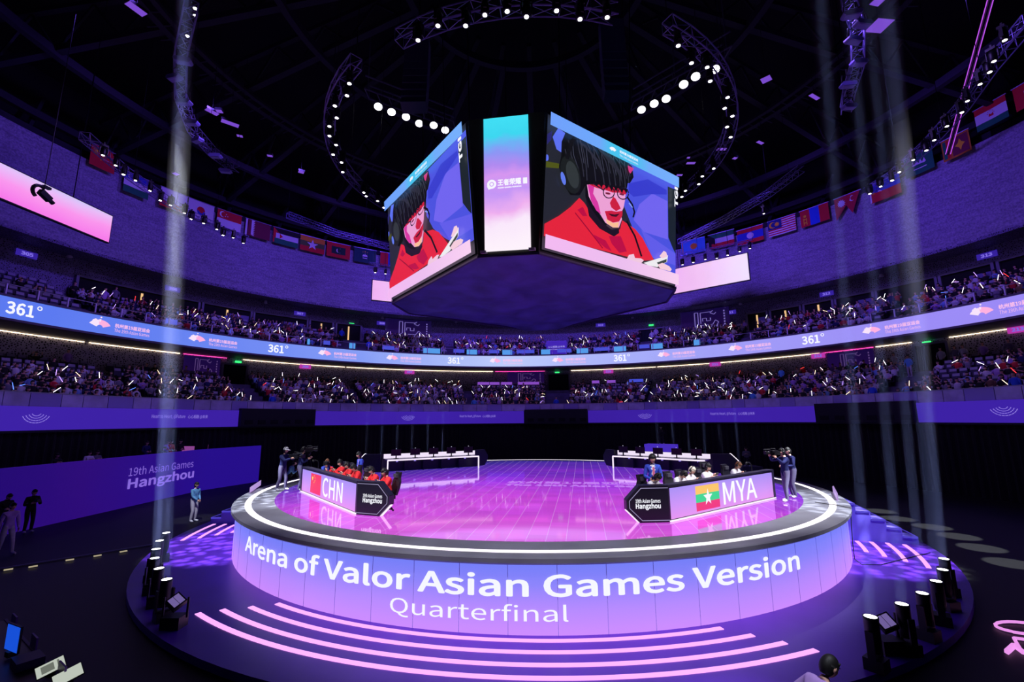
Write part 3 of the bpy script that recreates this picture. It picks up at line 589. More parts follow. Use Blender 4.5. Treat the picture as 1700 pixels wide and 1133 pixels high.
# LED drum
m_drum = grad('drum_video', [(0.0, (206, 140, 255)), (0.35, (182, 138, 255)), (0.7, (140, 132, 252)), (1.0, (116, 128, 250))], 2, 0.2, 1.55, 0.98, 0.5, 0.05, 1.0)
mb = MB(); n = 160
mb.add([polar(11.72, 360 * i / n, z) for i in range(n) for z in (0.2, 1.55)], [(2 * i, 2 * ((i + 1) % n), 2 * ((i + 1) % n) + 1, 2 * i + 1) for i in range(n)])
mb.build('drum_screen', m_drum, st)
mb = MB()
for k in range(72): mb.arc(11.72, 11.723, 0.2, 1.55, k * 5 - .022, k * 5 + .022, 1)
mb.build('panel_seams', M('seam', (170, 156, 250), 0.6), st)
def drum_text(body, A0, A1, z0, z1, bold, name='lettering'):
    g = glyphs(body, bold, 4); mb = MB()
    mb.add([polar(11.75, 180 - (A0 + (A1 - A0) * u), z0 + (z1 - z0) * v) for u, v in g[0]], g[1]); return mb.build(name, WHITE_E, st)
drum_text('Arena of Valor Asian Games Version', -46.0, 30.4, 0.925, 1.395, 0.009)
drum_text('Quarterfinal', -17.6, 1.0, 0.40, 0.79, 0.0)
# LED floor
fl_m = bpy.data.materials.new('led_floor'); fl_m.use_nodes = True; nt = fl_m.node_tree; b = nt.nodes['Principled BSDF']
b.inputs['Base Color'].default_value = (0.02, 0.015, 0.03, 1); b.inputs['Roughness'].default_value = 0.06; b.inputs['IOR'].default_value = 1.75
tc = nt.nodes.new('ShaderNodeTexCoord'); mp = nt.nodes.new('ShaderNodeMapping'); mp.inputs['Rotation'].default_value = (0, 0, radians(AX))
nt.links.new(tc.outputs['Object'], mp.inputs[0])
sx = nt.nodes.new('ShaderNodeSeparateXYZ'); nt.links.new(mp.outputs[0], sx.inputs[0])
def mnode(op, a, b_=None, c=None):
    n = nt.nodes.new('ShaderNodeMath'); n.operation = op
    for i, x in enumerate((a, b_, c)):
        if x is None: continue
        if isinstance(x, (int, float)): n.inputs[i].default_value = x
        else: nt.links.new(x, n.inputs[i])
    return n.outputs[0]
ns = nt.nodes.new('ShaderNodeTexNoise'); ns.inputs['Scale'].default_value = 0.28; ns.inputs['Detail'].default_value = 4
mp2 = nt.nodes.new('ShaderNodeMapping'); mp2.inputs['Scale'].default_value = (0.5, 1.6, 1); nt.links.new(mp.outputs[0], mp2.inputs[0]); nt.links.new(mp2.outputs[0], ns.inputs['Vector'])
# y (towards the back) against a soft bulge to the right of centre
xc = mnode('SUBTRACT', sx.outputs[0], 1.5); fac = mnode('ADD', mnode('MULTIPLY', sx.outputs[1], 0.048), mnode('MULTIPLY', mnode('MULTIPLY', xc, xc), 0.0035))
fac = mnode('ADD', mnode('ADD', fac, 0.42), mnode('MULTIPLY', mnode('SUBTRACT', ns.outputs['Fac'], 0.5), 0.5))
r = nt.nodes.new('ShaderNodeValToRGB'); cr = r.color_ramp
for i, (p, c) in enumerate(((0.0, (232, 96, 236)), (0.22, (212, 72, 232)), (0.45, (160, 54, 222)), (0.68, (112, 48, 200)), (0.9, (70, 48, 168)), (1.0, (52, 44, 130)))):
    e = cr.elements[i] if i < 2 else cr.elements.new(p); e.position = p; e.color = lin(c)
nt.links.new(fac, r.inputs[0])
# panel joints: fine bright lines along the arena axis, faint ones across
fx = mnode('ABSOLUTE', mnode('SUBTRACT', mnode('FRACT', mnode('DIVIDE', sx.outputs[0], 0.47)), 0.5)); fy = mnode('ABSOLUTE', mnode('SUBTRACT', mnode('FRACT', mnode('DIVIDE', sx.outputs[1], 0.92)), 0.5))
l1 = mnode('GREATER_THAN', fx, 0.478); l2 = mnode('MULTIPLY', mnode('GREATER_THAN', fy, 0.485), 0.18)
wn = nt.nodes.new('ShaderNodeTexWhiteNoise'); wn.noise_dimensions = '3D'
fl = nt.nodes.new('ShaderNodeVectorMath'); fl.operation = 'FLOOR'; dv = nt.nodes.new('ShaderNodeVectorMath'); dv.operation = 'DIVIDE'; dv.inputs[1].default_value = (0.47, 0.47, 1.0)
nt.links.new(mp.outputs[0], dv.inputs[0]); nt.links.new(dv.outputs[0], fl.inputs[0]); nt.links.new(fl.outputs[0], wn.inputs['Vector'])
mx = nt.nodes.new('ShaderNodeMix'); mx.data_type = 'RGBA'; mx.inputs[7].default_value = lin((236, 190, 255)); nt.links.new(mnode('MULTIPLY', mnode('MAXIMUM', l1, l2), 0.42), mx.inputs[0]); nt.links.new(r.outputs[0], mx.inputs[6])
nt.links.new(mx.outputs[2], b.inputs['Emission Color'])
nt.links.new(mnode('ADD', mnode('MULTIPLY', wn.outputs['Value'], 0.14), 0.74), b.inputs['Emission Strength'])
mb = MB(); mb.add([polar(10.57, 360 * i / 128, ZS + .003) for i in range(128)], [tuple(range(128))[::-1]]); mb.build('led_floor', fl_m, st)
m_ft = E('floor_text', (196, 130, 244), 0.75, False)
mb = MB(); ex, ey = V((cos(radians(-AX)), sin(radians(-AX)), 0)), V((-sin(radians(-AX)), cos(radians(-AX)), 0))
o0 = at(836, 806.5, ZS + .008); text_plane(mb, '杭州第19届亚运会', o0 + ey * .75, ex, ey, 6.6, .75, .01); text_plane(mb, 'The 19th Asian Games', o0, ex, ey, 6.8, .55, .02); mb.build('floor_lettering', m_ft, st)
# light strips set in the lower disc
m_strip = E('strip_pink', (250, 170, 255), 1.15)
seq = 0
for nm, arcs in (('in front of the drum', ((11.95, 163.4, 213.3), (12.4, 161.7, 214.9), (12.85, 160.2, 216.6), (13.27, 159.0, 217.6))),
                 ('right of the drum', ((12.15, 113.3, 120.3), (12.57, 113.1, 121.8), (13.03, 113, 123.2), (13.49, 113.2, 125.1))),
                 ('left of the drum', ((12.3, -96.5, -103.5), (12.76, -96.8, -104.8), (13.22, -95.9, -106.3), (13.7, -95.6, -107.1)))):
    for i, (rr, a, b_) in enumerate(arcs):
        tag(MB().arc(rr - .06, rr + .06, .19, .215, min(a, b_), max(a, b_), 40).build('step_light', m_strip), 'curved pink light strip in the disc %s, %s from the drum' % (nm, ordn(i + 1)), 'light strip', 'light strips in the lower disc')
# stairs up to the stage, right and left
m_stair = M('stair_violet', (120, 104, 230), 0.55); m_nose = E('stair_nosing', (84, 70, 214), 0.8, False)
for nm, t0, t1 in (('right', 92, 112.5), ('left', -95, -76)):
    o = thing('stage_stairs', 'dark violet stairs with lit nosings climbing to the stage on the %s' % nm, 'stairs', polar(12.8, (t0 + t1) / 2, 0.2))
    for k in range(5):
        mb = MB(); rr = 11.85 + .42 * k; mb.arc(rr, rr + .42, .2, 1.45 - .25 * k, t0, t1, 10); s_ = mb.build('step', m_stair, o)
        MB().arc(rr + .38, rr + .425, 1.45 - .25 * k - .03, 1.455 - .25 * k, t0, t1, 10).arc(rr, rr + .4, 1.4 - .25 * k, 1.455 - .25 * k, *((t1 - .05, t1 + .12) if t0 > 0 else (t0 - .12, t0 + .05)), 2).build('nosing', m_nose, s_)
# name plates standing on the rim
for nm, p, q, tx in (('left', at(415, 819, ZS), at(432, 807, ZS), '19th Asian Games'), ('right', at(1384, 818, ZS), at(1391, 832, ZS), 'Hangzhou')):
    o = thing('edge_plate', 'small white plate standing on the %s edge of the stage rim' % nm, 'sign', (p + q) / 2)
    d = (q - p); d.z = 0; MB().obox((p + q) / 2 + V((0, 0, .12)), d / 2, d.normalized().orthogonal() * .02, V((0, 0, .11))).build('plate', E('plate_lilac', (196, 160, 235), .8, False), o)
# cable down the right side of the drum
pts = [polar(10.9, 123, ZS + .02), polar(11.5, 124.5, ZS + .02), polar(11.84, 125.5, ZS), polar(11.8, 126.3, 1.2), polar(11.78, 126.9, .7), polar(11.78, 127.6, .3), polar(11.95, 128.5, .22), polar(12.4, 127, .22), polar(13.2, 121, .22), polar(13.9, 117, .22)]
tag(MB().path(pts, .012, 5).build('cable', BLACK), 'black cable running over the stage rim and down the right of the drum', 'cable')
# ================================================================== DESKS
DK = M('desk_black', (20, 18, 34), 0.35); DKE = M('desk_edge', (44, 42, 62), 0.3, 0.3); DKL = E('desk_edge_light', (190, 180, 230), 0.55, False); DWHITE = M('desk_white', (225, 222, 235), 0.4); DSTRIP = E('desk_strip', (250, 235, 255), 1.1)
m_dscr = grad('desk_video', [(0, (232, 150, 242)), (0.45, (206, 150, 250)), (1, (170, 146, 248))], 2, 0.05, 0.9, 0.95, 0.4, 0.1, 0.7)
m_scr_off = M('monitor_black', (9, 9, 14), 0.25)
def desk(label, P0, P1, dw, code, flagf):
    """front desk: the long LED board P0 -> P1, an octagonal wing turned back at P0, a white table behind"""
    P0, P1 = V((*P0, ZS)), V((*P1, ZS)); L = (P1 - P0).length; e = (P1 - P0) / L; up = V((0, 0, 1))
    n = V((e.y, -e.x, 0)); n = n if n.dot(CAM - P0) > 0 else -n
    rt = V((-n.y, n.x, 0)); left = P0 if (P1 - P0).dot(rt) > 0 else P1
    t = thing('player_desk', label, 'desk', (P0 + P1) / 2)
    c = (P0 + P1) / 2
    MB().obox(c - n * .09 + up * .475, e * L / 2, n * .085, up * .475).build('board', DK, t)
    cap = MB(); cap.obox(c - n * .09 + up * .96, e * (L / 2 + .02), n * .12, up * .025); cap.obox(P1 - e * .04 - n * .08 + up * .48, e * .05, n * .11, up * .48); cap.build('cap', DKE, t)
    s_ = MB().poly([left + n * .004 + rt * .06 + up * .07, left + n * .004 + rt * (L - .1) + up * .07, left + n * .004 + rt * (L - .1) + up * .89, left + n * .004 + rt * .06 + up * .89]).build('screen', m_dscr, t)
    MB().obox(c + n * .02 + up * .03, e * L / 2, n * .02, up * .018).build('base_light', DSTRIP, t)
    fl = MB(); mats = flagf(fl, left + n * .008 + rt * (.211 * L) + up * .13, rt, up, .206 * L, .70); fl.build('flag_image', mats, s_)
    tx = MB(); text_plane(tx, code, left + n * .009 + rt * (.452 * L) + up * .155, rt, up, .342 * L, .66, 0.004); tx.build('lettering', WHITE_E, s_)
    dw = V((*dw, 0)).normalized(); wn = V((dw.y, -dw.x, 0)); wn = wn if wn.dot(CAM - P0) > 0 else -wn
    prof = [(0, 0), (.80, 0), (1.17, .36), (1.17, .60), (.80, .97), (0, .97)]
    wg = MB().prism([P0 + dw * u + up * v for u, v in prof], -wn * .2).build('wing', DK, t)
    ed = MB()
    for (u0, v0), (u1, v1) in zip(prof[1:], prof[2:]):
        a, b_ = P0 + dw * u0 + up * v0, P0 + dw * u1 + up * v1; m_ = (a + b_) / 2; dd = (b_ - a) / 2; nn = dd.cross(wn).normalized()
        ed.obox(m_ - wn * .1, dd * 1.01, wn * .115, nn * .018)
    ed.build('edge_trim', DKE, wg)
    ins = MB(); pr2 = [(.0, .06), (.76, .06), (1.1, .385), (1.1, .575), (.76, .91), (0, .91)]
    for (u0, v0), (u1, v1) in zip(pr2, pr2[1:]):
        a, b_ = P0 + dw * u0 + up * v0, P0 + dw * u1 + up * v1; dd = (b_ - a) / 2; nn = dd.cross(wn).normalized(); ins.obox((a + b_) / 2 + wn * .003, dd, wn * .004, nn * .009)
    ins.build('outline_light', DKL, wg)
    wr = V((-wn.y, wn.x, 0)); wl = P0 + dw * .93 if dw.dot(wr) < 0 else P0 + dw * .22
    tx = MB(); text_plane(tx, '19th Asian Games', wl + wn * .006 + up * .52, wr, up, .70, .11, .008); text_plane(tx, 'Hangzhou', wl + wn * .006 + up * .33, wr, up, .70, .19, .014); tx.build('lettering', WHITE_E, wg)
    MB().obox(P0 + dw * 1.0 - wn * .1 + up * .16, (dw * .37 + up * .36) * .5, wn * .05, (dw * .36 - up * .37).normalized() * .02).build('chamfer_light', DSTRIP, wg)
    tb = MB().obox(c - n * .52 + up * .72, e * (L / 2 - .05), n * .35, up * .02).build('table_top', DWHITE, t)
    for s in (-1, 1): MB().obox(c - n * .82 + e * s * (L / 2 - .1) + up * .36, e * .02, n * .02, up * .36).build('leg', DWHITE, t)
    return P0, e, n, L, t
RED = E('flag_red_lit', (248, 44, 92), 1.0, False); YEL = E('flag_yellow_lit', (255, 226, 90), 1.0, False); GRN = E('flag_green_lit', (44, 212, 140), 1.0, False); ORG = E('flag_gold_lit', (250, 196, 96), 1.0, False); PNK = E('flag_crimson_lit', (236, 48, 116), 1.0, False)
def star(mb, o, r_, u, cx, cy, rad, mi, rot=90, k=5, inner=.4):
    pts = [V(o) + V(r_) * (cx + (rad if i % 2 == 0 else rad * inner) * cos(radians(rot + i * 180 / k))) + V(u) * (cy + (rad if i % 2 == 0 else rad * inner) * sin(radians(rot + i * 180 / k))) for i in range(2 * k)]
    mb.poly(pts, mi)
def chn(mb, o, r_, u, wd, ht):
    mb.poly([o, o + r_ * wd, o + r_ * wd + u * ht, o + u * ht], 0); nn = r_.cross(u) * .004
    star(mb, o + nn, r_, u, wd * .18, ht * .76, .11, 1)
    for a, b_ in ((.34, .9), (.42, .8), (.42, .66), (.34, .56)): star(mb, o + nn, r_, u, wd * a, ht * b_, .04, 1, 60)
    return [RED, YEL]
def mya(mb, o, r_, u, wd, ht):
    for k in range(3): mb.poly([o + u * ht * k / 3, o + r_ * wd + u * ht * k / 3, o + r_ * wd + u * ht * (k + 1) / 3, o + u * ht * (k + 1) / 3], k)
    star(mb, o + r_.cross(u) * .004, r_, u, wd * .5, ht * .49, ht * .36, 3); return [PNK, GRN, ORG, WHITE_E]
DL = desk('player desk on the left of the stage, front screen reading CHN with a red flag', (-5.65, -7.31), (-9.47, -2.63), (.93, -.36), 'CHN', chn)
DR = desk('player desk on the right of the stage, screen reading MYA with a star flag', (3.38, -8.68), (8.32, -5.05), (-.998, -.065), 'MYA', mya)
m_lit = E('back_board_lit', (246, 232, 255), 0.95); m_dkb = M('desk_blue_black', (22, 20, 48), 0.4)
def back_desk(label, A, B, side):
    """desk at the back of the stage seen from behind: white table frame, lit inner board, monitors"""
    A, B = V((*A, ZS)), V((*B, ZS)); L = (B - A).length; e = (B - A) / L; up = V((0, 0, 1)); n = V((-e.y, e.x, 0)); n = n if n.y > 0 else -n   # n: away from the camera
    t = thing('back_desk', label, 'desk', (A + B) / 2); c = (A + B) / 2
    MB().obox(c + n * .36 + up * .68, e * L / 2, n * .36, up * .03).build('table_top', DWHITE, t)
    MB().obox(c + up * .66, e * L / 2, n * .015, up * .035).build('front_light', DSTRIP, t)
    for s in (-1, 1): MB().obox(c + e * s * (L / 2 - .02) + up * .33, e * .03, n * .03, up * .33).build('leg', DSTRIP, t)
    MB().obox(c + n * .83 + up * .475, e * (L / 2 + .15), n * .08, up * .475).build('board', m_dkb, t)
    MB().obox(c + n * .745 + up * .835, e * (L / 2 + .05), n * .006, up * .12).build('inner_light', m_lit, t)
    for k in range(4): MB().obox(c + n * .6 + e * L * (-.3 + .2 * k) + up * .33, e * .02, n * .15, up * .32).build('divider', m_dkb, t)
    for k in range(5): MB().obox(c + n * .74 + e * L * (-.37 + .19 * k) + up * .55, e * .06, n * .01, up * .05).build('socket_plate', E('socket_lilac', (150, 130, 240), .8, False), t)
    for s in (-1, 1):
        d = (e * s * .85 + n * .5).normalized(); P0 = c + e * s * (L / 2 + .15) + n * .78; wn = V((-d.y, d.x, 0))
        prof = [(0, 0), (.9, 0), (1.25, .36), (1.25, .60), (.9, .97), (0, .97)]
        wg = MB().prism([P0 + d * u + up * v for u, v in prof], wn * .18).build('wing', m_dkb, t)
        if s == side: MB().obox(P0 + d * 1.08 + wn * .09 + up * .80, (d * .36 - up * .37) * .5, wn * .1, (d * .37 + up * .36).normalized() * .02).build('chamfer_light', DSTRIP, wg)
    for k in range(5):
        q = c + n * .34 + e * L * (-.40 + .2 * k) + up * .71
        m = thing('monitor', 'black monitor on the %s back desk, %s from the left' % ('left' if side < 0 else 'right', ordn(k + 1)), 'monitor', q, 0, 'monitors on the back desks')
        MB().obox(q + up * .33 + n * .02, e * .28, n * .02, up * .17).build('screen', m_scr_off, m)
        mb = MB(); mb.obox(q + up * .12, e * .03, n * .02, up * .12); mb.obox(q + up * .01, e * .13, n * .09, up * .01); mb.build('stand', BLACK, m)
        mb = MB().ball(q + up * .545, (.02, .02, .02), 6, 4); mb.build('webcam', E('webcam_white', (235, 235, 255), 1, False), m)
back_desk('white framed desk with five monitors at the back left of the stage', (-7.7, 3.66), (-2.92, 6.15), -1)
back_desk('white framed desk with five monitors at the back right of the stage', (4.89, 5.42), (8.85, 2.05), 1)
# gooseneck lamps / microphones at the outer ends of the player desks, small boxes
for nm, D, px, py in (('left', DL, 537, 786), ('right', DR, 1250, 786)):
    p = D[0] + D[1] * (D[3] - .55) - D[2] * .45 + V((0, 0, .74))
    o = thing('gooseneck_microphone', 'black gooseneck microphone on the outer end of the %s player desk' % nm, 'microphone', p)
    MB().lathe([(.08, 0), (.08, .02), (.02, .03)], p, 10).build('base', BLACK, o); s = -1 if nm == 'left' else -1
    pts = [p + V((0, 0, .02)), p + V((0, 0, .38)), p + V((s * .03, 0, .46)), p + V((s * .12, -.02, .50)), p + V((s * .2, -.04, .47))]
    MB().path(pts, .018).build('stem', BLACK, o); MB().ball(pts[-1], (.05, .04, .04), 8, 6).build('head', BLACK, o)
# ================================================================== HANGING SCOREBOARD
YAW = radians(36.32); sbo = thing('hanging_scoreboard', 'huge four-sided hanging scoreboard with LED screens above the stage', 'scoreboard', (0, 0, 10.3))
def eT(a): return V((cos(a), sin(a), 0))
def facept(k, s, z, top, off=0.0, cham=False):
    """corner of main face k (or chamfer k); s = -1..1 across; top 0..1"""
    if cham:
        y = YAW - pi / 4 + k * pi / 2; d = 6.731 + (7.03 - 6.731) * top + off; hw = .817
    else:
        y = YAW + k * pi / 2; d = 5.531 + (5.965 - 5.531) * top + off; hw = 3.879 - .042 * top
    nrm = V((sin(y), -cos(y), 0)); return nrm * d + eT(y) * hw * s + V((0, 0, 10.315 + 4.963 * top + z))
octo = lambda top, off, z: [p for k in range(4) for p in (facept(k, -1.035, z, top, off, True), facept(k, 1.035, z, top, off, True), facept(k, -1.02, z, top, off), facept(k, 1.02, z, top, off))]
A_, B_ = octo(0, -.06, -.12), octo(1.02, -.06, 0); n = len(A_)
mb = MB(); mb.add(A_ + B_, [(i, (i + 1) % n, n + (i + 1) % n, n + i) for i in range(n)] + [tuple(range(n, 2 * n))]); mb.build('housing', M('scoreboard_black', (15, 14, 20), 0.5), sbo)
# fabric belly: wrinkled, sagging cloth closing the underside
mb = MB(); N_ = 26; rim_ = []
for i in range(n):
    for j in range(6): rim_.append(A_[i].lerp(A_[(i + 1) % n], j / 6))
rings = []
for q in range(N_ + 1):
    f = 1 - q / N_; ring_ = []
    for i, p in enumerate(rim_):
        x, y = p.x * f, p.y * f
        wv = .12 * sin(x * 1.7 + 1.3 * sin(y * .8)) * sin(y * 1.3 + .6) + .035 * sin(3.1 * x - 2.2 * y + 2 * sin(x)) + .05 * abs(sin(atan2(y, x) * 6 + .3 * q * .2)) * f * (1 - f)
        back = max(0, y / 8)
        ring_.append(V((x, y, 10.2 - .22 * (1 - f) ** .6 + (wv * (1 - f ** 6)) - .2 * back * sin(hypot(x, y) * 3.2) * (1 if q > 0 else 0) * f)))
    rings.append(ring_)
k_ = len(rim_); vs_ = [p for rg in rings for p in rg]
mb.add(vs_, [(a * k_ + i, a * k_ + (i + 1) % k_, (a + 1) * k_ + (i + 1) % k_, (a + 1) * k_ + i) for a in range(N_) for i in range(k_)])
mb.build('fabric_belly', M('belly_fabric_painted_sheen', (74, 78, 150), 0.5, var=0.4, scale=0.9), sbo, smooth=True)  # colour noise stands in for sheen and shading on the folds
mb = MB()
for i in range(n): mb.tube(A_[i] + V((0, 0, -.02)), A_[(i + 1) % n] + V((0, 0, -.02)), .055, .055, 4)
mb.build('bottom_trim', M('trim_violet_dark', (60, 52, 96), 0.4), sbo)
mb = MB()
for k in range(4):
    for s in (-1, 1): p = facept(k, s * 1.05, 0, 0, .01, True); mb.obox(p, eT(YAW - pi / 4 + k * pi / 2) * .1 * 1.0, V((.03, .03, 0)), V((0, 0, .05)))
mb.build('corner_cap', M('cap_light', (190, 186, 205), 0.5), sbo)
FACECOL = {}
def fm(c):
    k = 'video_%d_%d_%d' % c; return E(k, c, 1.0, False)
m_base = E('video_dark', (36, 38, 48), 1.0, True); m_band = grad('video_band', [(0, (112, 160, 252)), (.33, (110, 168, 250)), (.42, (70, 196, 238)), (.62, (78, 190, 240)), (.72, (112, 172, 250)), (1, (120, 176, 252))], 0, -3.9, 3.9, 1.0); m_low = grad('video_lowband', [(0, (244, 186, 242)), (.5, (236, 190, 238)), (1, (248, 208, 240))], 0, -3.9, 3.9, 1.0)
m_light = E('video_white', (246, 246, 255), 1.0, False)
def main_screen(k, name):
    y = YAW + k * pi / 2
    P = lambda u, v, d=0.0: facept(k, 2 * u - 1, 0, v, .02 + d)
    o = MB().poly([P(0, 0), P(1, 0), P(1, 1), P(0, 1)]).build(name, m_base, sbo)
    cols = []; mb = MB()
    for i, (c, pts) in enumerate(FACE):
        if c not in cols: cols.append(c)
        mb.poly([P(u, v, .004 + .0022 * i) for u, v in pts], cols.index(c))
    mb.build('player_image', [fm(c) for c in cols], o)
    d = .004 + .0022 * len(FACE)
    # bands keep their own local x axis for the gradient
    for nm, v0, v1, m in (('top_band', .902, 1.0, m_band), ('bottom_band', 0.0, .098, m_low)):
        q = bpy.data.objects.new(nm, bpy.data.meshes.new(nm)); ctr = (P(0, v0, d) + P(1, v1, d)) / 2
        Mx = Matrix.Translation(ctr) @ Matrix.Rotation(y, 4, 'Z'); inv = Mx.inverted()
        q.data.from_pydata([tuple(inv @ p) for p in (P(0, v0, d), P(1, v0, d), P(1, v1, d), P(0, v1, d))], [], [(0, 1, 2, 3)]); q.data.materials.append(m)
        COL.objects.link(q); q.parent = o; q.matrix_parent_inverse = Matrix.Identity(4); q.location = ctr - WLOC[sbo.name]; q.rotation_euler = (0, 0, y)
    mb = MB(); d += .006
    def tx(body, u0, u1, v0, v1, bold=0.0):
        g = glyphs(body, bold, 2); mb.add([P(u0 + (u1 - u0) * a, v0 + (v1 - v0) * b_, d) for a, b_ in g[0]], g[1])
    tx('杭州第19届亚运会', .475, .625, .950, .975, .01); tx('The 19th Asian Games', .475, .625, .922, .940)
    for j in range(9):
        a0, a1 = radians(150 - j * 12), radians(150 - (j + 1) * 12); c = (.425, .925)
        mb.poly([P(c[0] + r_ * .8 * cos(a), c[1] + r_ * 1.1 * sin(a), d) for r_, a in ((.015, a0), (.04, a0), (.04, a1), (.015, a1))])
    # vertical team letters on the dark strip
    g = glyphs('TGI', .02, 2); mb.add([P(.955 + .034 * (1 - b_), .705 + .19 * a, d) for a, b_ in [(a, b_) for a, b_ in g[0]]], g[1])
    mb.build('lettering', m_light, o)
main_screen(0, 'screen'); main_screen(3, 'screen')
m_cham = grad('corner_video', [(0, (255, 244, 252)), (.2, (250, 232, 252)), (.3, (240, 176, 240)), (.42, (196, 150, 246)), (.52, (214, 150, 240)), (.6, (176, 138, 240)), (.72, (140, 150, 245)), (.78, (110, 176, 245)), (.86, (60, 214, 240)), (1, (64, 224, 244))], 2, 0.0, 5.0, 1.0, 0.4, 0.24, 0.8)
for k in (0,):
    P = lambda u, v, d=0.0: facept(k, 2 * u - 1, 0, v, .02 + d, True)
    o = MB().poly([P(0, 0), P(1, 0), P(1, 1), P(0, 1)]).build('corner_screen', m_cham, sbo)
    mb = MB()
    g = glyphs('王者荣耀', .012, 2); mb.add([P(.30 + .52 * a, .478 + .05 * b_, .012) for a, b_ in g[0]], g[1])
    g = glyphs('ASIAN GAMES VERSION', 0.02, 2); mb.add([P(.30 + .52 * a, .458 + .011 * b_, .012) for a, b_ in g[0]], g[1])
    for (c, r0, r1) in (((.17, .495), .045, .09), ((.17, .495), .0, .03)):
        for j in range(16):
            a0, a1 = 2 * pi * j / 16, 2 * pi * (j + 1) / 16; q = lambda r_, a: P(c[0] + r_ * 1.15 * cos(a), c[1] + r_ * .38 * sin(a), .012)
            mb.poly([q(r0, a0), q(r1, a0), q(r1, a1), q(r0, a1)]) if r0 else mb.poly([q(0, 0), q(r1, a0), q(r1, a1)])
    mb.poly([P(.06, .485, .013), P(.1, .455, .013), P(.16, .462, .013)]); mb.poly([P(.86, .48, .012), P(.95, .48, .012), P(.95, .525, .012), P(.86, .525, .012)])
    mb.build('game_logo', m_light, o)
mb = MB()
for k in range(4):
    for s in (-.7, .7): p = facept(k, s, 0, 1); mb.tube(p * .8 + V((0, 0, 15.2 - p.z * .8)), V((p.x * .9, p.y * .9, 29.6)), .03, .03, 4)
mb.build('hanging_cable', BLACKM, sbo)
# ================================================================== SIDE SCREENS
m_side1 = grad('side_video_pink', [(0, (246, 120, 232)), (.45, (250, 150, 236)), (.8, (232, 186, 246)), (1, (206, 200, 250))], 2, 0.0, 2.0, 1.0, 0.4, 0.35, 0.35)
m_side2 = grad('side_video_pale', [(0, (238, 176, 236)), (.5, (242, 196, 240)), (1, (240, 222, 250))], 0, -3, 3, 1.0, 0.4, 0.3, 0.4)
def side_screen(label, a, b_, z0, z1, m, back=0.0):
    a, b_ = V((a[0], a[1], z0)), V((b_[0], b_[1], z0)); d = (b_ - a).normalized(); nn = V((d.y, -d.x, 0)); nn = nn if nn.dot(-a) > 0 else -nn; up = V((0, 0, 1)); h = z1 - z0
    o = thing('side_screen', label, 'screen', (a + b_) / 2)
    c = (a + b_) / 2 + up * h / 2; MB().obox(c - nn * .12, d * ((b_ - a).length / 2 + .06), nn * .1, up * (h / 2 + .06)).build('housing', BLACK, o)
    MB().poly([a, b_, b_ + up * h, a + up * h]).build('screen', m, o)
    mb = MB()
    for s in (.2, .8): p = a.lerp(b_, s) - nn * .12 + up * h; mb.tube(p, p + up * (27 - z1), .025, .025, 4)
    mb.build('hanging_cable', BLACKM, o)
side_screen('long pink LED screen hanging at the far left under the upper wall', (-27.9, -6.0), (-27.24, 6.45), 16.14, 17.95, m_side1)
side_screen('pale pink LED screen hanging behind the left edge of the scoreboard', (-15.24, 23.5), (-9.6, 26.2), 16.75, 18.85, m_side2)
side_screen('pale pink LED screen hanging right of the scoreboard', (14.9, 23.9), (21.0, 18.52), 17.05, 19.6, m_side2)
# ================================================================== FLAGS
FC = {}
def fc(n_, c): return M('flag_' + n_, c, 0.75)
RD, WH, GN, BL, YL, BK, LB, OR, MR = fc('red', (214, 24, 40)), fc('white', (224, 220, 232)), fc('green', (16, 116, 84)), fc('blue', (36, 60, 190)), fc('yellow', (246, 196, 40)), fc('black', (14, 14, 18)), fc('sky', (70, 150, 226)), fc('orange', (232, 140, 40)), fc('maroon', (120, 26, 60))
def H(*cs): return [(c, (0, 1 - (i + 1) / len(cs), 1, 1 - i / len(cs))) for i, c in enumerate(cs)]
def Vt(*cs): return [(c, (i / len(cs), 0, (i + 1) / len(cs), 1)) for i, c in enumerate(cs)]
def disc_(c, x, y, r_, asp=1.5): return (c, [(x + r_ / asp * cos(k * pi / 8), y + r_ * sin(k * pi / 8)) for k in range(16)])
def cres(c, x, y, r_, asp=1.5):
    o_ = [(x + r_ / asp * cos(radians(a)), y + r_ * sin(radians(a))) for a in range(60, 301, 20)]; i_ = [(x + (r_ * .35 + r_ * .8 * cos(radians(a))) / asp, y + r_ * .8 * sin(radians(a))) for a in range(290, 69, -20)]
    return (c, o_ + i_)
def str_(c, x, y, r_, k=5, inner=.4, asp=1.5): return (c, [(x + (r_ if i % 2 == 0 else r_ * inner) / asp * cos(radians(90 + i * 180 / k)), y + (r_ if i % 2 == 0 else r_ * inner) * sin(radians(90 + i * 180 / k))) for i in range(2 * k)])
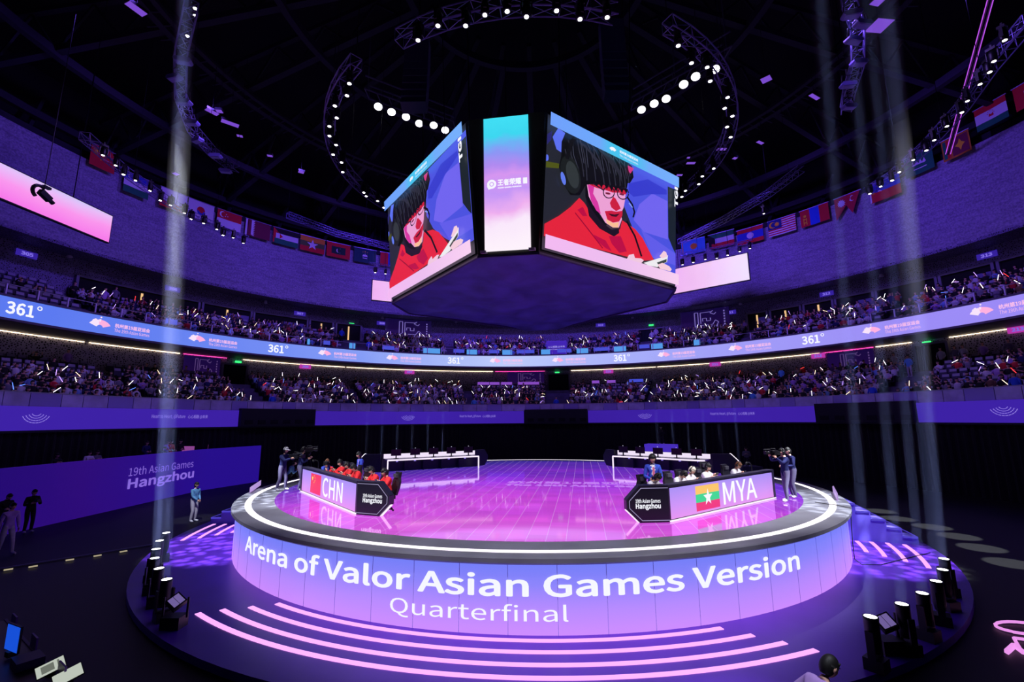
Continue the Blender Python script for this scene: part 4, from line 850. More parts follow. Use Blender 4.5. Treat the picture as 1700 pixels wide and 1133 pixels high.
FLAGS = [
 ('red flag with yellow stars, first at the far left', 150, 194, 255, [(RD, (0, 0, 1, 1)), str_(YL, .2, .72, .2), str_(YL, .42, .88, .07), str_(YL, .5, .72, .07), str_(YL, .5, .55, .07), str_(YL, .42, .42, .07)]),
 ('blue, white and green striped flag with a crescent, second from the far left', 207, 251, 290, H(BL, WH, GN) + [cres(WH, .2, .83, .12)]),
 ('white flag with a red lower stripe, third from the far left', 266, 312, 325, H(WH, WH, RD)),
 ('white flag with a dark ring emblem, fourth from the left', 313, 357, 335, [(WH, (0, 0, 1, 1)), disc_(RD, .5, .5, .24), (BL, [(.34, .5), (.5, .45), (.66, .5), (.62, .32), (.5, .26), (.38, .32)])]),
 ('red over white flag with a white crescent and stars', 361, 402, 355, [(RD, (0, .5, 1, 1)), (WH, (0, 0, 1, .5)), cres(WH, .2, .75, .18), str_(WH, .36, .8, .05), str_(WH, .42, .7, .05), str_(WH, .32, .66, .05)]),
 ('maroon flag with a white serrated band', 408, 450, 370, [(MR, (0, 0, 1, 1)), (WH, [(0, 0), (.3, 0)] + [(.3 + (.08 if k % 2 else 0), k / 18) for k in range(19)] + [(0, 1)])]),
 ('black, white and green flag with a red triangle', 454, 496, 385, H(BK, WH, GN) + [(RD, [(0, 0), (.38, .5), (0, 1)])]),
 ('gold, green and red flag with a large white star', 499, 540, 395, H(OR, fc('olive', (90, 104, 50)), RD) + [str_(WH, .5, .48, .36)]),
 ('red flag with a dark green panel and white crescent', 543, 582, 405, [(RD, (0, 0, 1, 1)), (fc('deepgreen', (14, 60, 50)), (.2, .24, .8, .76)), cres(WH, .52, .5, .17)]),
 ('dark green flag with a white lotus, beside the scoreboard on the left', 588, 625, 412, [(fc('teal', (14, 70, 80)), (0, 0, 1, 1)), (WH, [(.38, .44), (.42, .6), (.47, .55), (.5, .68), (.53, .55), (.58, .6), (.62, .44)]), (WH, (.4, .3, .6, .36)), str_(YL, .5, .8, .06), str_(YL, .4, .76, .04), str_(YL, .6, .76, .04)]),
 ('red flag half hidden behind the left of the scoreboard', 632, 668, 415, [(RD, (0, 0, 1, 1)), (BL, (.36, 0, .64, 1))]),
 ('light blue flag with a golden sun, right of the scoreboard', 1130, 1170, 395, [(LB, (0, 0, 1, 1)), disc_(OR, .52, .52, .17), str_(OR, .52, .52, .26, 12, .7), (OR, (.04, .05, .07, .95))]),
 ('green, white and red flag with a black edge, second right of the scoreboard', 1175, 1218, 384, H(GN, WH, RD) + [(BK, [(0, 0), (.26, .33), (.26, .67), (0, 1)])]),
 ('red, blue and red flag with a white disc', 1222, 1266, 374, [(RD, (0, .75, 1, 1)), (BL, (0, .25, 1, .75)), (RD, (0, 0, 1, .25)), disc_(WH, .5, .5, .2)]),
 ('red and white striped flag with a blue canton and yellow crescent', 1273, 1320, 357, [((RD if i % 2 == 0 else WH), (0, 1 - (i + 1) / 14, 1, 1 - i / 14)) for i in range(14)] + [(fc('navy', (24, 30, 120)), (0, .43, .5, 1)), cres(YL, .18, .7, .2), str_(YL, .34, .7, .15, 10, .6)]),
 ('red, blue and red vertical striped flag with a gold emblem', 1326, 1375, 340, Vt(RD, fc('azure', (30, 84, 220)), RD) + [(YL, (.1, .1, .13, .5)), (YL, (.2, .1, .23, .5)), disc_(YL, .165, .62, .08), (YL, (.13, .2, .2, .26)), (YL, (.13, .4, .2, .46))]),
 ('crimson flag of two pointed pennants with a white sun and moon', 1382, 1428, 315, [(fc('crimson', (196, 24, 56)), [(0, 1), (0, -.25), (.42, .45), (.42, 1)]), (fc('crimson', (196, 24, 56)), [(.42, 1), (.42, .45), (.62, -.1), (.98, 1)]), str_(WH, .26, .62, .24, 12, .65), cres(WH, .66, .72, .16)]),
 ('blue and red flag with a white triangle, behind bright lamps', 1438, 1492, 285, [(BL, (0, .5, 1, 1)), (RD, (0, 0, 1, .5)), (WH, [(0, 0), (.4, .5), (0, 1)]), str_(YL, .13, .5, .1, 8)]),
 ('dark green flag with white script and sword', 1497, 1548, 252, [(GN, (0, 0, 1, 1)), (WH, (.3, .25, .75, .29)), (WH, [(.25, .5), (.3, .7), (.36, .52), (.42, .7), (.5, .52), (.56, .72), (.62, .52), (.7, .7), (.75, .5), (.7, .46), (.5, .48), (.3, .46)])]),
 ('red and orange flag with a yellow border and dark maroon panel', 1556, 1606, 208, [(fc('gold', (200, 120, 30)), (0, 0, 1, 1)), (GN, (.05, .08, .17, .92)), (RD, (.17, .08, .3, .92)), (MR, (.36, .08, .95, .92)), str_(YL, .65, .5, .28, 4, .5)]),
 ('red, white and green flag with a small red crown, near the right edge', 1612, 1670, 165, [(RD, (0, .72, 1, 1)), (WH, (0, .28, 1, .72)), (GN, (0, 0, 1, .28)), (RD, [(.42, .42), (.44, .56), (.5, .5), (.56, .56), (.58, .42)])] + [str_(RD, .5 + .1 * cos(radians(a)), .52 + .16 * sin(radians(a)), .03) for a in range(10, 171, 32)]),
 ('red flag at the right edge of the photograph', 1674, 1712, 122, [(RD, (0, 0, 1, 1)), (WH, (.5, .3, 1, .7))]),
]
m_rod = M('flag_rod', (170, 160, 200), 0.4, 0.5)
for i, (lb, x0, x1, ym, lay) in enumerate(FLAGS):
    t0, t1 = thetaR(x0, ym, 32.55), thetaR(x1, ym, 32.55); zt = 23.75 + (.9 if (x0 > 1490 or x0 < 205) else (.35 if x0 > 1100 and x0 < 1200 else 0)) + (1.0 if x0 > 1600 else 0); hgt = 1.62
    o = thing('national_flag', lb[0].upper() * 0 + lb, 'flag', polar(32.55, (t0 + t1) / 2, zt), 0, 'national flags along the upper wall')
    mb = MB(); ms = []
    P = lambda u, v, d: polar(32.55 - d - .02 * sin(u * 9), t0 + (t1 - t0) * u, zt - hgt + hgt * v)
    for j, (m, s) in enumerate(lay):
        if m not in ms: ms.append(m)
        d = .006 * (j + 1); mi = ms.index(m)
        if len(s) == 4 and not isinstance(s[0], tuple):
            x_0, y_0, x_1, y_1 = s; kk = max(1, int(6 * (x_1 - x_0)))
            for q in range(kk): a, b_ = x_0 + (x_1 - x_0) * q / kk, x_0 + (x_1 - x_0) * (q + 1) / kk; mb.poly([P(a, y_0, d), P(b_, y_0, d), P(b_, y_1, d), P(a, y_1, d)], mi)
        else: mb.poly([P(u, v, d) for u, v in s], mi)
    mb.build('cloth', ms, o)
    MB().tube(polar(32.55, t0 - .1, zt + .03), polar(32.55, t1 + .1, zt + .03), .04, .04, 6).build('rod', m_rod, o)
# ================================================================== PEOPLE ON AND ROUND THE STAGE
SKIN = M('skin', (222, 172, 150), 0.55); HAIRB = M('hair_black', (18, 15, 16), 0.6); HAIRR = M('hair_brown', (120, 74, 46), 0.6); HAIRW = M('hair_blond', (226, 214, 196), 0.6); SHOEW = M('shoe_white', (220, 218, 226), 0.5); SHOEB = M('shoe_black', (20, 18, 22), 0.5)
LIP = M('lip', (170, 84, 84), 0.5); DARKE = M('eye_dark', (24, 18, 20), 0.3); HEADSET = M('headset_black', (20, 20, 26), 0.35)
def cloth(n_, c): return M('cloth_' + n_, c, 0.85, var=0.12, scale=9)
TOPS = dict(red=cloth('red', (226, 36, 44)), white=cloth('white', (232, 230, 236)), blue=cloth('blue', (52, 78, 196)), navy=cloth('navy', (24, 30, 92)), black=cloth('black', (22, 21, 26)), sky=cloth('sky', (110, 170, 214)), lilac=cloth('lilac', (190, 150, 226)), grey=cloth('grey', (120, 118, 130)))
PANTS = dict(white=cloth('pants_grey', (150, 148, 172)), blue=cloth('pants_blue', (52, 78, 196)), black=cloth('pants_black', (24, 23, 30)), pale=cloth('pants_pale', (206, 198, 214)), slate=cloth('pants_slate', (112, 106, 142)))
def ik(a, b, l1, l2, pole):
    a, b, d = V(a), V(b), V(b) - V(a); L = min(d.length, (l1 + l2) * .995); d = d.normalized(); x = (l1 * l1 - l2 * l2 + L * L) / (2 * L); h = sqrt(max(l1 * l1 - x * x, 0))
    p = V(pole) - d * V(pole).dot(d)
    return a + d * x + (p.normalized() * h if p.length > 1e-5 else V((0, 0, 0))), a + d * L
def human(label, loc, yaw, pz=.93, lean=3, hp=0, hy=0, hands=((-.2, .06, .82), (.2, .06, .82)), feet=((-.1, .02), (.1, .0)), fz=0.0, top='blue', pants='white', shoes=SHOEW, hair=HAIRB, short=False, headset=False, cap=False, shirt=None, hs=1.0, cat='person', group=None, elbow=(.5, -.6, -.5), longhair=False):
    """one standing, crouching or seated figure; local +Y is where the body faces"""
    loc = V(loc); root = thing('person', label, cat, loc, yaw, group)
    P = V((0, 0, pz)); la = radians(lean); s = V((0, sin(la), cos(la))); Q = lambda d, x=0.0, y=0.0: P + s * d + V((x, y * cos(la), -y * sin(la)))
    vs_, es, rr = [], [], []
    def nv(p, r_, par=None):
        vs_.append(V(p)); rr.append(r_)
        if par is not None: es.append((par, len(vs_) - 1))
        return len(vs_) - 1
    segs = []                       # (a, b, material)
    v0 = nv(P, .138); v1 = nv(Q(.15), .132, v0); v2 = nv(Q(.31), .145, v1); v3 = nv(Q(.43), .12, v2); v4 = nv(Q(.515), .056, v3)
    hpr = radians(lean * .6 + hp); hd = V((0, sin(hpr), cos(hpr))); HC = Q(.53) + hd * .155 + V((0, .015, 0)); v5 = nv(Q(.53) + hd * .06, .054, v4)
    segs += [(P - s * .1, Q(.505), 1), (Q(.555), HC, 0)]
    ends = []
    for i, sd in enumerate((-1, 1)):
        sh = Q(.45, sd * .175); a = nv(sh, .072, v3); el, wr = ik(sh, hands[i], .285, .25, V((sd * elbow[0], elbow[1], elbow[2])))
        b_ = nv(el, .056, a); m_ = nv(el.lerp(wr, .5), .048, b_); c = nv(wr, .031, m_); segs += [(sh, el, 1), (el, wr, 0 if short else 1)]; ends.append((el, wr, sd))
    for i, sd in enumerate((-1, 1)):
        hp_ = P + V((sd * .088, 0, -.04)); ft = V((feet[i][0], feet[i][1], fz + .075)); kn, an = ik(hp_, ft, .425, .42, V((0, 1, .25)))
        a = nv(hp_, .1, v0); k1 = nv(hp_.lerp(kn, .5), .088, a); b_ = nv(kn, .07, k1); k2 = nv(kn.lerp(an, .4), .066, b_); c = nv(an, .054, k2); d = nv(an + V((sd * .02, .1, -.03)), .047, c); e_ = nv(an + V((sd * .025, .18, -.036)), .042, d)
        segs += [(hp_, kn, 2), (kn, an, 2), (an + V((0, 0, -.03)), an + V((0, .18, -.04)), 3)]
    me = bpy.data.meshes.new('body'); me.from_pydata([tuple(p) for p in vs_], es, [])
    ob = bpy.data.objects.new('body', me); COL.objects.link(ob); ob.modifiers.new('s', 'SKIN'); sv = me.skin_vertices[0].data
    for i, r_ in enumerate(rr): sv[i].radius = (r_, r_); sv[i].use_root = (i == 0)
    md = ob.modifiers.new('u', 'SUBSURF'); md.levels = 2; md.render_levels = 2
    dg = bpy.context.evaluated_depsgraph_get(); dg.update(); em = bpy.data.meshes.new_from_object(ob.evaluated_get(dg))
    COL.objects.unlink(ob); bpy.data.objects.remove(ob); bpy.data.meshes.remove(me)
    mb = MB(); pts = []
    def near(p):
        best, bm, bs = 9e9, 0, 0
        for j, (a, b_, m_) in enumerate(segs):
            d = b_ - a; t = max(0, min(1, (p - a).dot(d) / d.length_squared)); q = (p - a - d * t).length
            if q < best: best, bm, bs = q, m_, j
        return bm, bs
    for v in em.vertices:
        p = v.co.copy(); m_, j = near(p)
        if j == 0:                  # flatten the trunk front to back, widen it a little
            r_ = p - P; y = V((0, cos(la), -sin(la))); p = p - y * (r_.dot(y) * .22); p.x *= 1.12
        pts.append(p)
    fs = [tuple(f.vertices) for f in em.polygons]; mi = []
    for f in em.polygons:
        c = V((0, 0, 0))
        for q in f.vertices: c += em.vertices[q].co
        m_, j = near(c / len(f.vertices))
        if shirt and j == 0:
            r_ = c / len(f.vertices) - P
            if abs(r_.x) < .05 * (r_.dot(s) / .45) and r_.y > 0.03 and r_.dot(s) > .12: m_ = 6
        mi.append(m_)
    o_ = len(mb.v); mb.v += pts; mb.f += fs; mb.m += mi; bpy.data.meshes.remove(em)
    # hands: palm, four fingers of different length, thumb off the side
    for el, wr, sd in ends:
        f = (wr - el).normalized(); pn = f.cross(V((sd, 0, 0))).normalized() * sd; pn = V((-sd * .75, 0, -.5)) - f * V((-sd * .75, 0, -.5)).dot(f); pn.normalize(); side = f.cross(pn).normalized()
        mb.obox(wr + f * .048, f * .046, side * .036, pn * .013, 0)
        for j, L_ in enumerate((.034, .042, .045, .038)):
            a = wr + f * .088 + side * (.029 - .019 * j); b_ = a + (f * .9 + pn * .4).normalized() * L_; c = b_ + (f * .45 + pn * .9).normalized() * L_ * .8
            mb.tube(a, b_, .0095, .009, 5, 0); mb.tube(b_, c, .009, .0075, 5, 0)
        tdir = side * (1 if side.z > -.2 else -1)
        a = wr + f * .025 + tdir * .03; b_ = a + (f * .6 + tdir * .7).normalized() * .04; mb.tube(a, b_, .012, .0105, 5, 0); mb.tube(b_, b_ + (f * .85 + pn * .4).normalized() * .03, .0105, .008, 5, 0)
    X = (Matrix.Rotation(radians(hy), 3, 'Z') @ Matrix.Rotation(-hpr, 3, 'X'))
    base = len(mb.v); mb.ball(HC, (.076, .096, .118), 14, 12, 0, X)
    for i in range(base, len(mb.v)):      # narrow the jaw, flatten the face
        q = X.transposed() @ (mb.v[i] - HC)
        if q.z < 0: k = 1 + q.z * 2.2; q.x *= k; q.y = q.y * (1 + q.z * .8) + (.012 if q.y > 0 else .022)
        mb.v[i] = HC + X @ q
    h = lambda x, y, z: HC + X @ V((x, y, z))
    mb.add([h(-.013, .088, .012), h(.013, .088, .012), h(0, .115, -.026), h(-.016, .092, -.034), h(.016, .092, -.034), h(0, .09, .03)], [(0, 2, 1), (0, 3, 2), (1, 2, 4), (2, 3, 4), (0, 1, 5)], 0)
    for sd in (-1, 1):
        mb.ball(h(sd * .03, .085, .016), (.013, .008, .007), 6, 4, 4, X); mb.ball(h(sd * .078, .0, -.005), (.012, .022, .034), 6, 5, 0, X)
        mb.obox(h(sd * .03, .09, .036), X @ V((.016, 0, .002 * sd)), X @ V((0, .006, 0)), X @ V((0, 0, .003)), 4)
    mb.obox(h(0, .086, -.058), X @ V((.02, 0, 0)), X @ V((0, .006, 0)), X @ V((0, 0, .005)), 5)
    mb.build('body', [SKIN, TOPS[top], PANTS[pants], shoes, DARKE, LIP, TOPS[shirt] if shirt else TOPS['white']], root, True, world=False)
    hb = MB(); base = 0; hb.ball(HC + X @ V((0, -.008, .012)), (.086, .104, .122), 14, 7, 0, X, 0, .5)
    hb.ball(HC + X @ V((0, -.03, -.005)), (.083, .088, .12 if not longhair else .17), 12, 8, 0, X, .2, .8 if not longhair else .95)
    for j in range(7): a = radians(-54 + 18 * j); hb.tube(h(.076 * sin(a), .076 * cos(a), .085), h(.074 * sin(a), .086 * cos(a), .048 + .01 * (j % 2)), .018, .008, 5)
    hb.build('hair', hair, root, True, world=False)
    if cap:
        cb = MB(); cb.ball(HC + X @ V((0, -.008, .03)), (.094, .112, .112), 14, 6, 0, X, 0, .5); cb.obox(h(0, .13, .04), X @ V((.06, 0, 0)), X @ V((0, .05, -.01)), X @ V((0, 0, .005))); cb.build('cap', TOPS['white'], root, True, world=False)
    if headset:
        eb = MB(); pp = [h(.1 * cos(a), -.01, .03 + .112 * sin(a)) for a in [radians(x) for x in range(-10, 191, 20)]]; eb.path(pp, .014, 6)
        for sd in (-1, 1): eb.lathe([(.001, -.012), (.036, -.014), (.044, 0), (.036, .018), (.001, .02)], h(sd * .092, -.005, -.005), 10, 0, X @ V((sd, 0, 0)))
        eb.path([h(.1, .01, -.02), h(.088, .08, -.065), h(.045, .118, -.065)], .006, 4); eb.build('headset', HEADSET, root, True, world=False)
    return root
def face_yaw(d): return atan2(-d[0], d[1])     # rotation that turns local +Y to direction d
# gaming chairs
def chair(label, loc, yaw):
    t = thing('gaming_chair', label, 'chair', loc, yaw, 'gaming chairs at the player desks')
    mb = MB(); mb.obox((0, -.0, .45), (.25, 0, 0), (0, .25, 0), (0, 0, .05)); mb.obox((-.25, 0, .47), (.04, 0, 0), (0, .22, 0), (0, 0, .06)); mb.obox((.25, 0, .47), (.04, 0, 0), (0, .22, 0), (0, 0, .06)); mb.build('seat', GCH, t, world=False)
    prof = [(-.2, .5), (.2, .5), (.27, .75), (.27, .95), (.18, 1.08), (.17, 1.26), (-.17, 1.26), (-.18, 1.08), (-.27, .95), (-.27, .75)]
    b_ = MB().prism([V((x, -.26 - (z - .5) * .22, z)) for x, z in prof], V((0, -.08, 0))).build('backrest', GCH, t, world=False)
    mb = MB(); mb.obox((0, -.35, 1.14), (.12, 0, 0), (0, .04, 0), (0, 0, .06)); mb.build('head_pillow', GCH2, b_, world=False)
    for sd in (-1, 1):
        mb = MB(); mb.obox((sd * .31, .0, .68), (.045, 0, 0), (0, .14, 0), (0, 0, .018)); mb.tube((sd * .3, -.02, .43), (sd * .31, -.02, .67), .02, n=6); mb.build('armrest', BLACKM, t, world=False)
    mb = MB(); mb.tube((0, 0, .06), (0, 0, .42), .035, n=8)
    for k in range(5): a = 2 * pi * k / 5; mb.tube((0, 0, .09), (.3 * cos(a), .3 * sin(a), .06), .025, .018, 5); mb.ball((.3 * cos(a), .3 * sin(a), .035), (.035, .035, .035), 6, 4)
    mb.build('base', BLACKM, t, world=False); return t
GCH = M('chair_vinyl', (24, 23, 30), 0.4); GCH2 = M('chair_pillow', (60, 58, 70), 0.6)
def phone(label, p, yaw, c=BLACK):
    o = thing('smartphone', label, 'phone', p, yaw, 'smartphones held by the players'); MB().obox((0, 0, 0), (.08, 0, 0), (0, .02, .034), (0, .005, -.003)).build('case', c, o, world=False)
    MB().obox((0, -.004, .003), (.074, 0, 0), (0, .018, .031), (0, .003, -.002)).build('screen', E('phone_glow', (150, 170, 240), .8, False), o, world=False)
def player(D, along, behind, label, hair, top, pitch, clabel, ho=0.0, hy=0, lean=14, cap=False):
    P0, e, n, L, t = D; p = P0 + e * along - n * (behind + .05); y = face_yaw(n)
    human(label, p, y, .53, lean, pitch, hy, ((-.075, .36, .90 + ho), (.075, .36, .90 + ho)), ((-.14, .4), (.14, .4)), top=top, pants='black', shoes=SHOEB, hair=hair, short=(top == 'white'), headset=True, elbow=(.7, -.3, -.6))
    chair(clabel, p + n * .1, y).scale = (.92, .92, .92)
    q = p + n * .44 + V((0, 0, .96 + ho)); phone('phone held by the ' + label.split(', bending')[0].split(', sitting')[0].split(', head')[0].split(', phone')[0].replace(' of the row', ''), q, y)
lp = [('player in red, leftmost of the row at the CHN desk, bending low', 4.97, .92, 34, -.02, 26), ('player in red, second from the left at the CHN desk, sitting tall', 4.22, .98, 16, .02, 8), ('player in red, third from the left at the CHN desk', 3.12, .9, 22, 0, 10), ('player in red, fourth from the left at the CHN desk, head bowed', 2.3, .9, 30, -.03, 14), ('player in red, fifth from the left at the CHN desk', .92, .95, 24, .0, 12), ('player in red, rightmost of the row at the CHN desk', -.05, .95, 20, .0, 10)]
for i, (lb, al, be, pt, ho, le) in enumerate(lp): player(DL, al, be, lb, HAIRB, 'red', pt, 'black gaming chair, %s from the left at the CHN desk' % ordn(i + 1), ho, lean=le)
rp = [('player in white, leftmost at the MYA desk, head bowed', .2, .7, 36, HAIRB, -.03, 18), ('player in white, second from the left at the MYA desk, head low', 1.5, .72, 44, HAIRB, -.03, 18), ('blond player in white, third from the left at the MYA desk', 2.17, .76, 22, HAIRW, 0, 12), ('player in white, fourth from the left at the MYA desk, phone raised', 3.25, .8, 12, HAIRB, .05, 8), ('brown haired player in white, rightmost at the MYA desk', 4.9, .74, 26, HAIRR, 0, 14)]
for i, (lb, al, be, pt, hr, ho, le) in enumerate(rp): player(DR, al, be, lb, hr, 'white', pt, 'black gaming chair, %s from the left at the MYA desk' % ordn(i + 1), ho, lean=le)
# hosts
hr_ = V((3.32, -7.55, ZS)); chair('empty black gaming chair between the last two players at the MYA desk', DR[0] + DR[1] * 4.15 - DR[2] * 1.1, face_yaw(DR[2]) - .3)
hr_ = at(1082.5, 760, ZS + 1.66); hr_.z = ZS; hy_ = face_yaw(V((-.15, -1, 0)))
human('host in a blue suit and pink tie standing behind the MYA desk with a tablet', hr_, hy_, .95, 2, 10, 0, ((-.10, .27, 1.10), (.12, .25, 1.08)), top='blue', pants='blue', shoes=SHOEB, headset=True, shirt='white')
ti = thing('tablet', 'dark tablet in the hands of the blue suited host', 'tablet', hr_ + V((0, -.32, 1.14)), hy_); MB().obox((0, 0, 0), (.14, 0, 0), (0, .09, .02), (0, -.002, .008)).build('case', BLACK, ti, world=False)
tie = [o for o in hr_ and bpy.data.objects if o.name.startswith('person') and o.get('label', '').startswith('host in a blue suit')][0]
MB().prism([V((-.025, .165, 1.40)), V((.025, .165, 1.40)), V((.035, .158, 1.16)), V((0, .155, 1.12)), V((-.035, .158, 1.16))], V((0, .012, 0))).build('tie', cloth('tie_pink', (236, 120, 160)), tie, world=False)
hl = at(600, 754, ZS + 1.54); hl.z = ZS
human('host in a blue jacket standing behind the CHN desk players', hl, face_yaw(V((-.8, -.6, 0))), .95, 4, 16, 0, ((-.1, .28, 1.12), (.1, .27, 1.10)), top='blue', pants='white', headset=True, shirt='lilac').scale = (.93, .93, .93)
# camera crews
def video_camera(label, p, yaw, tilt=0.0):
    t = thing('video_camera', label, 'camera', p, yaw)
    mb = MB(); mb.obox((0, 0, 0), (.075, 0, 0), (0, .16, 0), (0, 0, .09)); mb.obox((0, -.22, -.01), (.06, 0, 0), (0, .06, 0), (0, 0, .08)); mb.build('camera_body', BLACK, t, world=False)
    MB().lathe([(.05, 0), (.055, .1), (.07, .14), (.075, .2), (.06, .2), (.001, .17)], (0, .16, .0), 12, 0, (0, 1, 0)).build('lens', HEADSET, t, world=False)
    MB().obox((0, .37, .0), (.1, 0, 0), (0, .02, 0), (0, 0, .07)).build('lens_hood', BLACK, t, world=False)
    mb = MB(); mb.path([V((0, -.1, .09)), V((0, -.08, .17)), V((0, .12, .17)), V((0, .14, .09))], .015, 6); mb.build('handle', BLACK, t, world=False)
    mb = MB(); mb.obox((-.13, .06, .06), (.06, 0, 0), (0, .08, 0), (0, 0, .04)); mb.build('viewfinder', BLACK, t, world=False)
    mb = MB(); mb.tube((.09, .1, .13), (.09, .38, .13), .022, n=6); mb.build('shotgun_mic', M('mic_foam', (50, 50, 56), .9), t, world=False); return t
op = at(466, 815, ZS); d = V((.9, -.25, 0)).normalized(); y = face_yaw(d)
human('cameraman in navy with a white cap standing at the left stage rim', op, y, .94, 8, 6, 0, ((-.1, .5, 1.33), (.12, .5, 1.30)), ((-.12, .1), (.12, -.12)), top='navy', pants='slate', cap=True, headset=True)
video_camera('black handheld camera in the hands of the white capped cameraman', op + d * .62 + V((0, 0, 1.38)), y)
op = at(495, 815, ZS); d = V((.75, .35, 0)).normalized(); y = face_yaw(d)
human('cameraman in blue beside the left end of the CHN desk working a tripod camera', op, y, .94, 6, 8, 0, ((-.1, .36, 1.28), (.14, .3, 1.25)), top='navy', pants='slate', headset=True)
cp = op + d * .3 + V((0, 0, 1.62)); video_camera('large broadcast camera on a tripod at the left end of the CHN desk', cp, y).scale = (.9, .9, .9)
tr = thing('tripod', 'black camera tripod at the left end of the CHN desk', 'tripod', V((cp.x, cp.y, ZS)), y)
for k in range(3): a = radians(90 + 120 * k); MB().tube((0, 0, 1.45), (.38 * cos(a), .38 * sin(a), 0.01), .028, .022, 6).build('leg', BLACKM, tr, world=False)
MB().lathe([(.05, 1.4), (.09, 1.45), (.09, 1.5), (.05, 1.53)], n=10).build('head', BLACKM, tr, world=False)
pp = DL[0] + DL[1] * 5.25 - DL[2] * .75
human('photographer in blue crouching behind the left end of the CHN desk', pp, face_yaw(V((.25, -1, 0))), .52, 16, 4, 0, ((-.07, .3, 1.10), (.07, .3, 1.10)), ((-.16, .36), (.16, .1)), top='blue', pants='black', hair=HAIRR, elbow=(.25, .1, -1))
video_camera('black photo camera at the face of the crouching photographer', pp + V((.08, -.36, 1.16)), face_yaw(V((.25, -1, 0)))).scale = (.6, .6, .6)
sp_ = at(478, 797, ZS)
human('person in pale blue sitting on the stage rim behind the cameramen', sp_, face_yaw(V((.8, .6, 0))), .16, 20, 16, 0, ((-.16, .34, .42), (.16, .34, .42)), ((-.14, .5), (.14, .52)), top='sky', pants='black')
op = at(1309, 834, ZS); d = V((-1, -.02, 0)).normalized(); y = face_yaw(d)
human('cameraman in a navy jacket and pale trousers filming at the right stage rim', op, y, .96, 2, 4, 0, ((-.13, .34, 1.46), (.1, .42, 1.50)), ((-.11, .1), (.12, -.06)), top='navy', pants='slate', headset=True, hair=HAIRB, longhair=False)
video_camera('black shoulder camera of the cameraman at the right stage rim', op + d * .33 + V((0, .0, 1.62)), y).scale = (.8, .8, .8)
op = at(1320, 827, ZS)
human('assistant in navy standing close behind the right cameraman', op, y, .94, 4, 10, 0, ((-.12, .3, 1.1), (.12, .3, 1.1)), top='navy', pants='slate', shoes=SHOEW)
# on the arena floor
vl = at(319, 867, 0)
human('volunteer in a pale blue jacket and white trousers standing left of the stage', vl, face_yaw(V((.95, -.2, 0))), .95, 1, 4, 0, ((-.07, .24, .98), (.07, .24, .97)), top='sky', pants='pale', shirt=None)
dk = at(36, 885, 0); dk.x = max(dk.x, -21.2)
human('photographer in black standing against the violet hoarding with a camera', dk, face_yaw(V((.9, -.4, 0))), .95, 6, 10, 0, ((-.1, .3, 1.25), (.12, .28, 1.2)), top='black', pants='black')
video_camera('black photo camera held by the photographer at the violet hoarding', dk + V((.33, -.15, 1.3)), face_yaw(V((.9, -.4, 0)))).scale = (.6, .6, .6)
human('person in black behind the hoarding photographer at the far left', dk + V((-.35, -.75, 0)), face_yaw(V((.9, -.2, 0))), .92, 16, 14, 0, ((-.1, .3, 1.1), (.12, .28, 1.1)), top='black', pants='black')
eg = at(6, 922, 0)
human('person in white and lilac walking at the left edge of the photograph', eg, face_yaw(V((.9, -.3, 0))), .94, 4, 4, 0, ((-.22, .12, .86), (.22, -.06, .84)), ((-.1, .22), (.1, -.2)), top='lilac', pants='pale')
fr = at(1388, 1106, 1.62); fr.z = 0
human('dark haired person in a lilac shirt at the bottom edge, seen from behind', fr + V((-.42, -.02, .06)), face_yaw(V((.95, .15, 0))), .95, 32, 10, 0, ((-.2, .2, .95), (.2, .2, .95)), top='lilac', pants='black')
# ================================================================== LEFT HOARDING AND WHAT STANDS BEHIND IT
m_hd = grad('hoarding_video', [(0, (54, 14, 168)), (.3, (44, 10, 150)), (.55, (62, 16, 160)), (1, (52, 20, 184))], 1, -10, 10, .52, .6, .22, .35)
ho = thing('hoarding', 'violet LED hoarding left of the stage with 19th Asian Games Hangzhou lettering', 'hoarding', (-21.75, 0, 0))
hp0, hp1, hp2 = V((-21.75, -12, 0)), V((-21.75, 9.5, 0)), V((-20.25, 14.1, 0)); up = V((0, 0, 1))
MB().obox((hp0 + hp1) / 2 + up * 1.34 + V((-.1, 0, 0)), (hp1 - hp0) / 2, V((.1, 0, 0)), up * 1.34).build('panel', m_hd, ho)
d = (hp2 - hp1).normalized(); MB().obox((hp1 + hp2) / 2 + up * 1.34 + d.cross(up) * -.1, (hp2 - hp1) / 2, d.cross(up) * .1, up * 1.34).build('panel', m_hd, ho)
m_htx = E('hoarding_text', (136, 104, 222), .9, False)
def at_x(px, py, X): dd = ray(px, py); return CAM + dd * ((X - CAM.x) / dd.x)
a, b_ = at_x(214, 788, -21.7), at_x(322, 767, -21.7); mb = MB(); text_plane(mb, '19th Asian Games', V((-21.71, a.y, 1.62)), V((0, 1, 0)), up, b_.y - a.y, .46, .0)
a, b_ = at_x(211, 815, -21.7), at_x(321, 800, -21.7); text_plane(mb, 'Hangzhou', V((-21.71, a.y, .78)), V((0, 1, 0)), up, b_.y - a.y, .74, .012); mb.build('lettering', m_htx, ho)
struct(MB().box((-23.7, 2.8, .8), (3.4, 15, 1.6)).build('floor_platform', m_conc))
